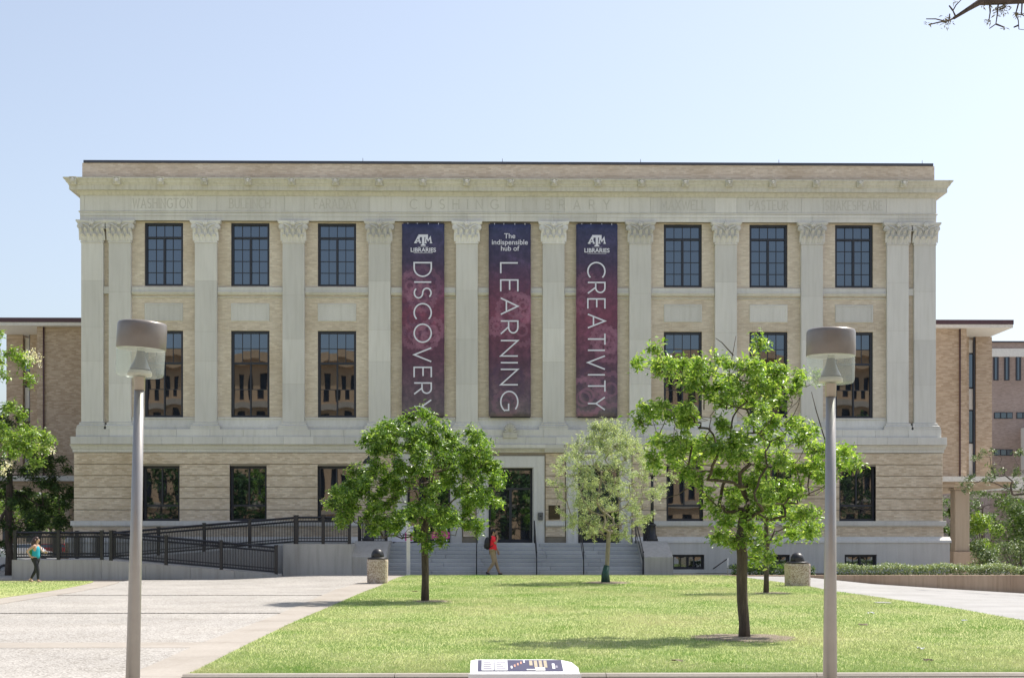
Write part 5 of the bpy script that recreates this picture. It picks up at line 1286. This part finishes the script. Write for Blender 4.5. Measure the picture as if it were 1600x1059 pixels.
def shrub(name, label, px0, px1, pt, pb, Y, seed, lm, n=2600, leaf=.11, depth=None, group=None, cat='shrub'):
    x0, x1 = fx(px0, Y), fx(px1, Y); z1, z0 = fz(pt, Y), fz(pb, Y); z0 = min(z0, gz(x0, Y)+.05); cx, r = (x0+x1)/2, (x1-x0)/2; h = z1-z0
    t = thing(name, label, cat, (cx, Y, z0), group); rs = random.Random(seed); mb = MB(); P = []; N = []
    lumps = [(rs.uniform(-.75, .75)*r, rs.uniform(-.6, .6)*r*.8, h*rs.uniform(.25, .8), rs.uniform(.3, .5)*min(r, h)) for _ in range(13)]
    for lx, ly, lz, lr in lumps: mb.tube([(rs.uniform(-.1, .1), rs.uniform(-.1, .1), -.05), (lx*.5, ly*.5, lz*.55), (lx, ly, lz)], [.035, .022, .01], 5)
    for _ in range(n):
        lx, ly, lz, lr = rs.choice(lumps); v = Vector((rs.gauss(0, 1), rs.gauss(0, 1), rs.gauss(0, 1))).normalized(); q = lr*rs.uniform(.55, 1.08)
        z = lz+v.z*q*.95
        if z < .02: continue
        P.append((lx+v.x*q, ly+v.y*q, z)); N.append((v.x*.8, v.y*.8, v.z*.8+.5))
    mb.build('stems', M['bark'], t, (0,0,0)); leaves_mesh('foliage', np.array(P), np.array(N), leaf, lm, t, .5)
    return t
shrub('shrub', 'bright round green shrub right of the square pier', 1506, 1572, 776, 870, 12, 71, M['myrtle_leaf'], 4200, .13)
shrub('shrub', 'large dark green shrub at the right edge behind the hedge', 1556, 1660, 756, 892, 9, 72, M['shrub_leaf'], 5200, .14)
shrub('shrub', 'low grey green bush between the pier and the right edge', 1512, 1565, 822, 893, 4, 73, M['hedge_leaf'], 2600, .10)
shrub('shrub', 'loose olive bush at the lower right edge above the hedge', 1562, 1630, 838, 895, 1.5, 74, M['hedge_leaf'], 2200, .10)
shrub('shrub', 'tall green shrub squeezed between library corner and pier', 1474, 1494, 765, 880, 16, 75, M['shrub_leaf'], 2200, .12)
simple_tree('background_tree', 'leafy green tree behind the right-hand pier', Vector((fx(1535, 30), 30, -.8)), 5.4, 3.0, 76, M['shrub_leaf'], 170, .17)
# grey-green tree reaching in from the right edge
b7 = Vector((fx(1668, -12), -12, -.4)); s7 = F_PX/(b7.y-CAM.y)
blobs = [(1545, 712, 22, 9, 8), (1560, 735, 18, 12, 8), (1530, 752, 28, 10, 10), (1575, 752, 24, 16, 12), (1600, 728, 22, 26, 14), (1590, 775, 26, 16, 12), (1650, 740, 60, 60, 40), (1510, 760, 10, 6, 3)]
tree('crape_myrtle', 'grey green loose branched tree reaching in at the right edge', b7, [(0, 0, -.1), (.0, 0, .9), (-.1, 0, 1.8), (-.2, 0, 2.6), (-.2, 0, 3.6)], blob_tips(blobs, b7, 1, s7, 81, .7), 12, .085, M['hedge_leaf'], M['bark'], .07, .2, seed=82)
# hedges in the planter
def hedge(label, x0, x1, y0, y1, ztop, seed, n, leaf=.075, bright=False):
    t = thing('hedge', label, 'hedge', ((x0+x1)/2, (y0+y1)/2, .12), 'clipped planter hedges'); rs = random.Random(seed); P = []; N = []; mb = MB()
    cx, cy = (x0+x1)/2, (y0+y1)/2
    for k in range(int((x1-x0)/.35)):
        x = x0+.2+k*.35-cx; mb.tube([(x, rs.uniform(-.2, .2), 0), (x+rs.uniform(-.1, .1), rs.uniform(-.3, .3), (ztop-.12)*.8)], [.012, .006], 4)
    for _ in range(n):
        x, y = rs.uniform(x0, x1), rs.uniform(y0, y1); w = .05*math.sin(x*3.1)+.04*math.sin(x*7.7+y*3)
        top = rs.random() < .6; z = ztop + w + rs.gauss(0, .035) if top else .12+(ztop-.12)*rs.random()
        if not top: y = y0 + abs(rs.gauss(0, .07))
        P.append((x-cx, y-cy, z-.12)); N.append((0, -.2 if top else -.9, 1 if top else .4))
    mb.build('stems', M['bark'], t, (0,0,0)); leaves_mesh('foliage', np.array(P), np.array(N), leaf, M['hedge_pale'] if bright else M['shrub_leaf'], t, .55)
hedge('dark clipped hedge behind the right litter bin', fx(1140, -5.6), fx(1268, -5.6), -6.3, -5.2, fz(886.5, -5.8), 91, 3800)
hedge('long pale leaved hedge along the planter at the right edge', fx(1295, -5.8), fx(1583, -5.8), -6.4, -5.2, fz(885, -5.8), 92, 11000, .07, True)
hedge('darker hedge end beyond the pale hedge at the right edge', fx(1585, -5.0), fx(1690, -5.0), -5.6, -4.4, fz(888, -5.0), 93, 4000, .08, True)
# oak limb hanging in at the top right
def limb():
    Yb = -50.6; bz = Vector((fx(2350, Yb), Yb, 0)); t = thing('oak_tree', 'bare mossy oak limb reaching in at the top right corner', 'tree', bz)
    q = lambda a, b, dy=0: tuple(at(a, b, Yb+dy) - bz)
    mb = MB(); mb.tube([(0, 0, -.1), (.05, 0, 1.5), (0, 0, 3.2), (-.2, 0, 4.6), (-.5, 0, 5.4)], [.26, .2, .17, .14, .12], 10); mb.build('trunk', M['bark'], t, (0,0,0))
    mb = MB(); mb.tube([(-.35, 0, 5.2), q(2000, -80), q(1750, -18), q(1640, -4), q(1560, 1), q(1530, 4), q(1512, 15), q(1490, 29)], [.10, .08, .055, .042, .036, .026, .018, .012], 8)
    tw = [[(1490, 29), (1478, 34), (1462, 30), (1447, 30)], [(1478, 33), (1468, 35), (1451, 39)], [(1493, 26), (1489, 17), (1494, 8), (1502, 0)], [(1489, 17), (1483, 9)], [(1483, 33), (1484, 22)], [(1546, 5), (1547, 20), (1545, 33)],
          [(1560, 3), (1558, 24), (1556, 38), (1546, 45)], [(1556, 38), (1569, 43), (1569, 46)], [(1592, 3), (1587, 22), (1591, 32), (1592, 46), (1600, 47)], [(1597, 2), (1596, 22), (1606, 30)], [(1562, 16), (1572, 10)], [(1591, 40), (1584, 43)]]
    for i, w in enumerate(tw): mb.tube([q(a, b, .03*(i % 3)) for a, b in w], [.008, .006, .005, .004, .003][:len(w)], 5)
    mb.build('branches', M['bark'], t, (0,0,0))
    rs = random.Random(5); P = []
    for (a, b, s, k) in ((1478, 35, 6, 46), (1563, 15, 7, 70), (1570, 11, 5, 30), (1545, 33, 2.5, 16), (1592, 23, 4, 24), (1544, 6, 6, 30), (1587, 22, 3, 16), (1452, 38, 2, 8), (1569, 44, 2, 8), (1493, 4, 2, 6)):
        c = Vector(q(a, b)); s = s*12.4/F_PX
        for _ in range(k): P.append((c.x+rs.gauss(0, s*.7), c.y+rs.gauss(0, s*.7), c.z+rs.gauss(0, s*.7)))
    leaves_mesh('ball_moss', np.array(P), np.tile([0, 0, 1.], (len(P), 1)), .034, leaf_mat('ball_moss', (.10, .085, .05), (.19, .165, .11), trans=.15, rough=.9, spec=.1), t, .25)['kind'] = 'stuff'
limb()
# trees across the square (mirrored in the glass; the doorway pair is added to darken the reflections)
for i, (x, y, h, r, w) in enumerate(((-35, -92, 11, 5, 'leftmost ground floor window'), (-26, -93, 9, 4, 'second ground floor window'), (1, -88, 8.5, 4, 'central library doorway, added to darken it'), (10, -90, 9, 4, 'doorway behind the pale young tree, added to darken it'), (38, -92, 14, 6, 'rightmost ground floor window'), (29, -90, 9, 4, 'window behind the open oak'))):
    simple_tree('square_tree', 'leafy tree across the square mirrored in the ' + w, Vector((x, y, 0)), h, r, 100+i, M['dark_leaf'], 150, .55, 10, .12, 'trees across the square', sp=1.1)

# small things on the lawn
def bit(px, py, rx, ry, h, m, label, name, cat):
    p = gd(px, py); mb = MB(); mb.lathe([(1, 0), (1, .8), (.85, 1)], n=14); mb.v = [(x*rx, y*ry, z*h) for x, y, z in mb.v]
    o = mb.build(name, m); o.location = p + Vector((0, 0, .03)); return tag(o, label, cat)
bit(1379, 943.5, .20, .30, .02, M['path_conc'], 'pale flat valve cover in the lawn near the right path', 'valve_cover', 'cover')
def scrap(px, py, s, label, m, seed):
    p = gd(px, py); rs = random.Random(seed); n = 4
    vs = [((i/n-.5)*s*2, (j/n-.5)*s, .04+.035*rs.random()) for j in range(n+1) for i in range(n+1)]; fs = [(j*(n+1)+i, j*(n+1)+i+1, (j+1)*(n+1)+i+1, (j+1)*(n+1)+i) for j in range(n) for i in range(n)]
    o = MB().add(vs, fs).build('paper_scrap' if m == 'print' else 'dead_leaf', M[m]); o.location = p
    mo = o.modifiers.new('thickness', 'SOLIDIFY'); mo.thickness = .002
    tag(o, label, 'litter')
scrap(1361, 961, .07, 'small white paper scrap right of the right street lamp', 'print', 1); scrap(1439, 1018, .05, 'tiny white paper scrap lowest on the right of the lawn', 'print', 2); scrap(1507, 973, .05, 'tiny white paper scrap nearest the right path', 'print', 3)
scrap(1349, 980, .08, 'grey dead leaf just right of the right street lamp', 'mulch', 4); scrap(648, 926, .09, 'brown dead leaf near the dense oak trunk', 'mulch', 5); scrap(1058, 1038, .07, 'brown dead leaf low on the lawn beneath the open oak', 'mulch', 6); scrap(1451, 1037, .06, 'grey dead leaf lowest right on the lawn', 'mulch', 7)

# ================================================================== parked cars glimpsed at far left
def car(label, x, y, rz, paint, z=0):
    t = thing('parked_car', label, 'car', (x, y, z), 'cars parked beyond the ramp', rz)
    pts = [(-2.2, .35), (-2.2, .80), (-2.05, .92), (-1.35, .98), (-.85, 1.42), (.75, 1.45), (1.25, 1.0), (2.05, .88), (2.2, .70), (2.2, .35)]
    n = len(pts); vs = []
    for yy, k in ((-.85, 1), (.85, 1)):
        for a, b in pts: vs.append((a, yy*(1 if b < 1.05 else .82), b))
    MB().add(vs, [tuple(range(n))[::-1], tuple(range(n, 2*n))] + [(i, (i+1) % n, n+(i+1) % n, n+i) for i in range(n)]).build('body', paint, t, (0,0,0))
    for s in (-1, 1):
        wv = [(-1.2, s*.79, 1.02), (-.82, s*.725, 1.37), (.68, s*.725, 1.40), (1.1, s*.79, 1.04)]
        MB().add([(a, b+s*.018, c) for a, b, c in wv], [(0, 1, 2, 3)]).build('side_window', M['glass'], t, (0,0,0))
        for wx in (-1.35, 1.35):
            w = MB().lathe([(.05, -.1), (.30, -.11), (.33, -.06), (.33, .06), (.30, .11), (.05, .1)], n=18).build('wheel', M['black'], t, (0,0,0)); w.location = (wx, s*.80, .33); w.rotation_euler = (R(90), 0, 0)
            MB().lathe([(.001, -.115), (.2, -.12), (.2, .12), (.001, .115)], n=14).build('rim', M['lampmetal'], w, (0,0,0))
    for s in (-.6, .6): MB().box(2.18, 2.215, s-.15, s+.15, .66, .78).build('headlight', M['bulb'], t, (0,0,0))
    for s in (-.68, .68): MB().box(-2.215, -2.18, s-.1, s+.1, .68, .85).build('tail_light', M['red'], t, (0,0,0))
M['red'] = plain('red_paint', (.55, .02, .02), .3)
M['carwhite'] = plain('white_car_paint', (.75, .75, .75), .25, var=.02); M['carred'] = plain('dark_red_car_paint', (.42, .02, .025), .25, var=.02)
car('white car cut off by the left edge behind the dark tree', fx(-32, 12), 12, R(8), M['carwhite'], -.35)
car('red car seen through the fence behind the woman in teal', fx(88, 34), 34, R(-4), M['carred'], -.2)
car('white car seen through the fence left of the woman in teal', fx(36, 30), 30, R(5), M['carwhite'], -.2)

# ================================================================== people
def skin_mesh(name, joints, edges, m, sub=2):
    names = list(joints); idx = {k: i for i, k in enumerate(names)}
    me = bpy.data.meshes.new(name); me.from_pydata([joints[k][0] for k in names], [(idx[a], idx[b]) for a, b in edges], [])
    o = bpy.data.objects.new(name, me); COL.objects.link(o)
    o.modifiers.new('skin', 'SKIN'); sv = me.skin_vertices[0].data
    for i, k in enumerate(names):
        r = joints[k][1]; sv[i].radius = r if hasattr(r, '__len__') else (r, r); sv[i].use_root = (i == 0)
    s = o.modifiers.new('sub', 'SUBSURF'); s.levels = sub; s.render_levels = sub
    dg = bpy.context.evaluated_depsgraph_get(); out = bpy.data.meshes.new_from_object(o.evaluated_get(dg)); out.name = name
    COL.objects.unlink(o); bpy.data.objects.remove(o); out.materials.clear(); out.materials.append(m)
    for p in out.polygons: p.use_smooth = True
    return out
def person(label, loc, J, limbs, rz, skin, top, legs, hair, shoes, sleeve, hairlong, scale):
    t = thing('person', label, 'person', loc, None, rz); t.scale = (scale,)*3
    V = Vector
    joints = {'pelvis': (V((0, 0, .95)), (.15, .125)), 'waist': (V((.005, 0, 1.12)), (.135, .115)), 'chest': (V((.015, 0, 1.33)), (.165, .135)), 'neckb': (V((.02, 0, 1.47)), (.07, .065)),
              'neck': (V((.035, 0, 1.53)), (.055, .055)), 'head': (V((.055, 0, 1.63)), (.083, .10)), 'crown': (V((.045, 0, 1.70)), (.075, .085))}
    edges = [('pelvis', 'waist'), ('waist', 'chest'), ('chest', 'neckb'), ('neckb', 'neck'), ('neck', 'head'), ('head', 'crown')]
    joints['nose'] = (V((.165, 0, 1.625)), .016); edges.append(('head', 'nose'))
    for s, n_ in ((1, 'l'), (-1, 'r')):
        arm = limbs['arm_'+n_]; leg = limbs['leg_'+n_]
        pts = [('sho', (.02, s*.165, 1.42), .062)] + [(k, p, r) for k, p, r in zip(('elb', 'wri', 'palm'), arm, (.043, .030, .036))]
        prev = 'chest'
        for k, p, r in pts: joints[k+n_] = (V(p), r); edges.append((prev, k+n_)); prev = k+n_
        wr, pa = V(arm[1]), V(arm[2]); d = (pa-wr).normalized(); sd = d.cross(V((0, 1, 0.2))).normalized()
        for f in range(4):
            L = (.075, .085, .08, .062)[f]; o0 = pa + sd*(.028*(f-1.5)*.7) + d*.035; kn = o0 + d*L*.5 + V((.006, -.01*s, 0)); tp = kn + d*L*.4 + V((.012, -.02*s, -.004))
            joints[f'f{f}{n_}'] = (o0, .010); joints[f'k{f}{n_}'] = (kn, .009); joints[f't{f}{n_}'] = (tp, .008)
            edges += [('palm'+n_, f'f{f}{n_}'), (f'f{f}{n_}', f'k{f}{n_}'), (f'k{f}{n_}', f't{f}{n_}')]
        tb = wr + (pa-wr)*.6 + sd*.04; joints['th'+n_] = (tb, .011); joints['tt'+n_] = (tb + d*.045 + sd*.018, .009); edges += [('palm'+n_, 'th'+n_), ('th'+n_, 'tt'+n_)]
        prev = 'pelvis'
        for k, p, r in (('hip', (.0, s*.085, .89), .095), ('kne', leg[0], .058), ('ank', leg[1], .038), ('toe', leg[2], .034)):
            joints[k+n_] = (V(p), r); edges.append((prev, k+n_)); prev = k+n_
    put('body', skin_mesh('body', joints, edges, skin), t)
    def sub(keys, grow, extra=()):
        jj = {k: (joints[k][0], tuple(x+grow for x in (joints[k][1] if hasattr(joints[k][1], '__len__') else (joints[k][1],)*2))) for k in keys}
        ee = [e for e in edges if e[0] in jj and e[1] in jj]
        for k, p, r in extra: jj[k[1]] = (V(p), r); ee.append(k)
        return jj, ee
    keys = ['pelvis', 'waist', 'chest', 'neckb'] + (['shol', 'shor'] if sleeve else [])
    ex = []
    if sleeve:
        for n_ in 'lr':
            a, b = joints['sho'+n_][0], joints['elb'+n_][0]; ex.append((('sho'+n_, 'cuf'+n_), a+(b-a)*.72, (.066, .066)))
    jj, ee = sub(keys, .03, ex); jj['neckb'] = (joints['neckb'][0] - V((0, 0, .03)), (.075, .07)); jj['pelvis'] = (V((0, 0, .89)), (.20, .185))
    put('shirt', skin_mesh('shirt', jj, ee, top), t)
    ext = []
    for n_ in 'lr':
        a, b = joints['kne'+n_][0], joints['ank'+n_][0]; ext.append((('kne'+n_, 'hem'+n_), a+(b-a)*.93, (.055, .055) if sleeve else (.045, .045)))
    jj, ee = sub(['pelvis', 'hipl', 'hipr', 'knel', 'kner'], .018, ext); jj['pelvis'] = (V((0, 0, .95)), (.13, .11))
    put('trousers', skin_mesh('trousers', jj, ee, legs), t)
    for n_ in 'lr':
        a, b = joints['ank'+n_][0], joints['toe'+n_][0]; h = a - (b-a).normalized()*.05
        put('shoe', skin_mesh('shoe', {'a': (V((a.x, a.y, a.z-.03)), (.05, .05)), 'b': (b, (.045, .034)), 'c': (V((h.x, h.y, max(.035, h.z-.06))), (.045, .04))}, [('a', 'b'), ('a', 'c')], shoes), t)
    hb = MB(); hb.ball((.025, 0, 1.675), (.105, .095, .10), nu=16, nv=10)
    if hairlong:
        hb.tube([(-.02, 0, 1.70), (-.07, 0, 1.60), (-.075, .0, 1.48), (-.085, 0, 1.34), (-.08, 0, 1.24)], [.07, .095, .10, .085, .03], 10); hb.tube([(.02, -.06, 1.68), (.0, -.095, 1.56), (-.02, -.10, 1.42), (-.02, -.10, 1.30)], [.05, .05, .05, .02], 8)
    hb.build('hair', hair, t, (0,0,0))
    for s in (-1, 1):
        MB().ball((.138, s*.034, 1.645), (.008, .011, .008), nu=8, nv=5).build('eye', M['black'], t, (0,0,0))
        MB().ball((.04, s*.092, 1.63), (.022, .01, .032), nu=8, nv=5).build('ear', skin, t, (0,0,0))
    MB().ball((.142, 0, 1.575), (.008, .026, .006), nu=8, nv=4).build('mouth', plain('lips', (.35, .12, .10), .5), t, (0,0,0))
    return t
skinm = plain('skin', (.52, .33, .24), .55); skind = plain('skin_tan', (.36, .22, .15), .55)
stride = {'leg_l': [(.10, .085, .50), (.24, .085, .085), (.37, .085, .045)], 'leg_r': [(.05, -.085, .49), (-.20, -.085, .12), (-.09, -.085, .04)]}
pm = gd(770, 898.2)
man = person('person in red t-shirt and khaki trousers walking past the steps, hand raised to the face', pm, None, {**stride, 'arm_r': [(.13, -.20, 1.18), (.20, -.13, 1.42), (.175, -.10, 1.53)], 'arm_l': [(.06, .22, 1.15), (.16, .21, .95), (.18, .20, .88)]}, R(-6), skind, plain('red_tshirt', (.78, .02, .045), .8), plain('khaki_twill', (.34, .26, .17), .85), plain('black_hair', (.012, .01, .01), .6), plain('dark_shoes', (.03, .03, .035), .6), True, False, 1.02)
bp = thing('backpack', 'black backpack worn by the person in red', 'backpack', pm)
mb = MB(); mb.ball((-.205, -.02, 1.24), (.13, .165, .25), nu=14, nv=10); mb.ball((-.30, -.02, 1.14), (.05, .11, .11), nu=10, nv=6)
mb.build('bag', plain('black_nylon', (.02, .02, .026), .6), bp, (0,0,0))
for s in (-1, 1): MB().tube([(-.15, s*.11, 1.42), (-.02, s*.13, 1.51), (.12, s*.13, 1.42), (.13, s*.15, 1.25), (-.12, s*.17, 1.08)], .02, 6).build('strap', M['black'], bp, (0,0,0))
ph = tag(MB().box(-.008, .008, -.035, .035, -.07, .07).build('mobile_phone', M['black']), 'small dark phone held at the face of the person in red', 'phone'); ph.location = pm + Vector((.175, -.13, 1.60)); ph.rotation_euler = (0, R(20), 0)
pw = gd(56, 910.2)
person('person in teal top and black leggings walking, hand on hip, at the left lawn', pw, None, {'leg_l': [(-.04, .085, .50), (-.26, .085, .13), (-.15, .085, .04)], 'leg_r': [(.12, -.085, .49), (.14, -.085, .085), (.28, -.085, .045)],
       'arm_r': [(-.26, -.21, 1.22), (-.10, -.19, 1.0), (-.03, -.15, .97)], 'arm_l': [(.16, .2, 1.2), (.30, .12, 1.16), (.36, .09, 1.17)]}, R(-10), skinm, plain('teal_knit', (.015, .34, .45), .8), plain('black_leggings', (.012, .013, .022), .7), plain('dark_brown_hair', (.045, .02, .014), .5), plain('tan_sandals', (.5, .36, .24), .6), False, True, .93)
gb = thing('shoulder_bag', 'green shoulder bag carried by the person in teal', 'bag', pw)
mb = MB(); mb.ball((-.17, .13, 1.05), (.12, .07, .15), nu=12, nv=8); mb.build('bag', plain('green_canvas', (.05, .22, .04), .8), gb, (0,0,0))
MB().tube([(-.18, .12, 1.18), (-.05, .16, 1.36), (.0, .16, 1.40), (.05, .15, 1.25), (-.10, .15, 1.1)], .012, 5).build('strap', plain('green_webbing', (.04, .15, .03), .8), gb, (0,0,0))
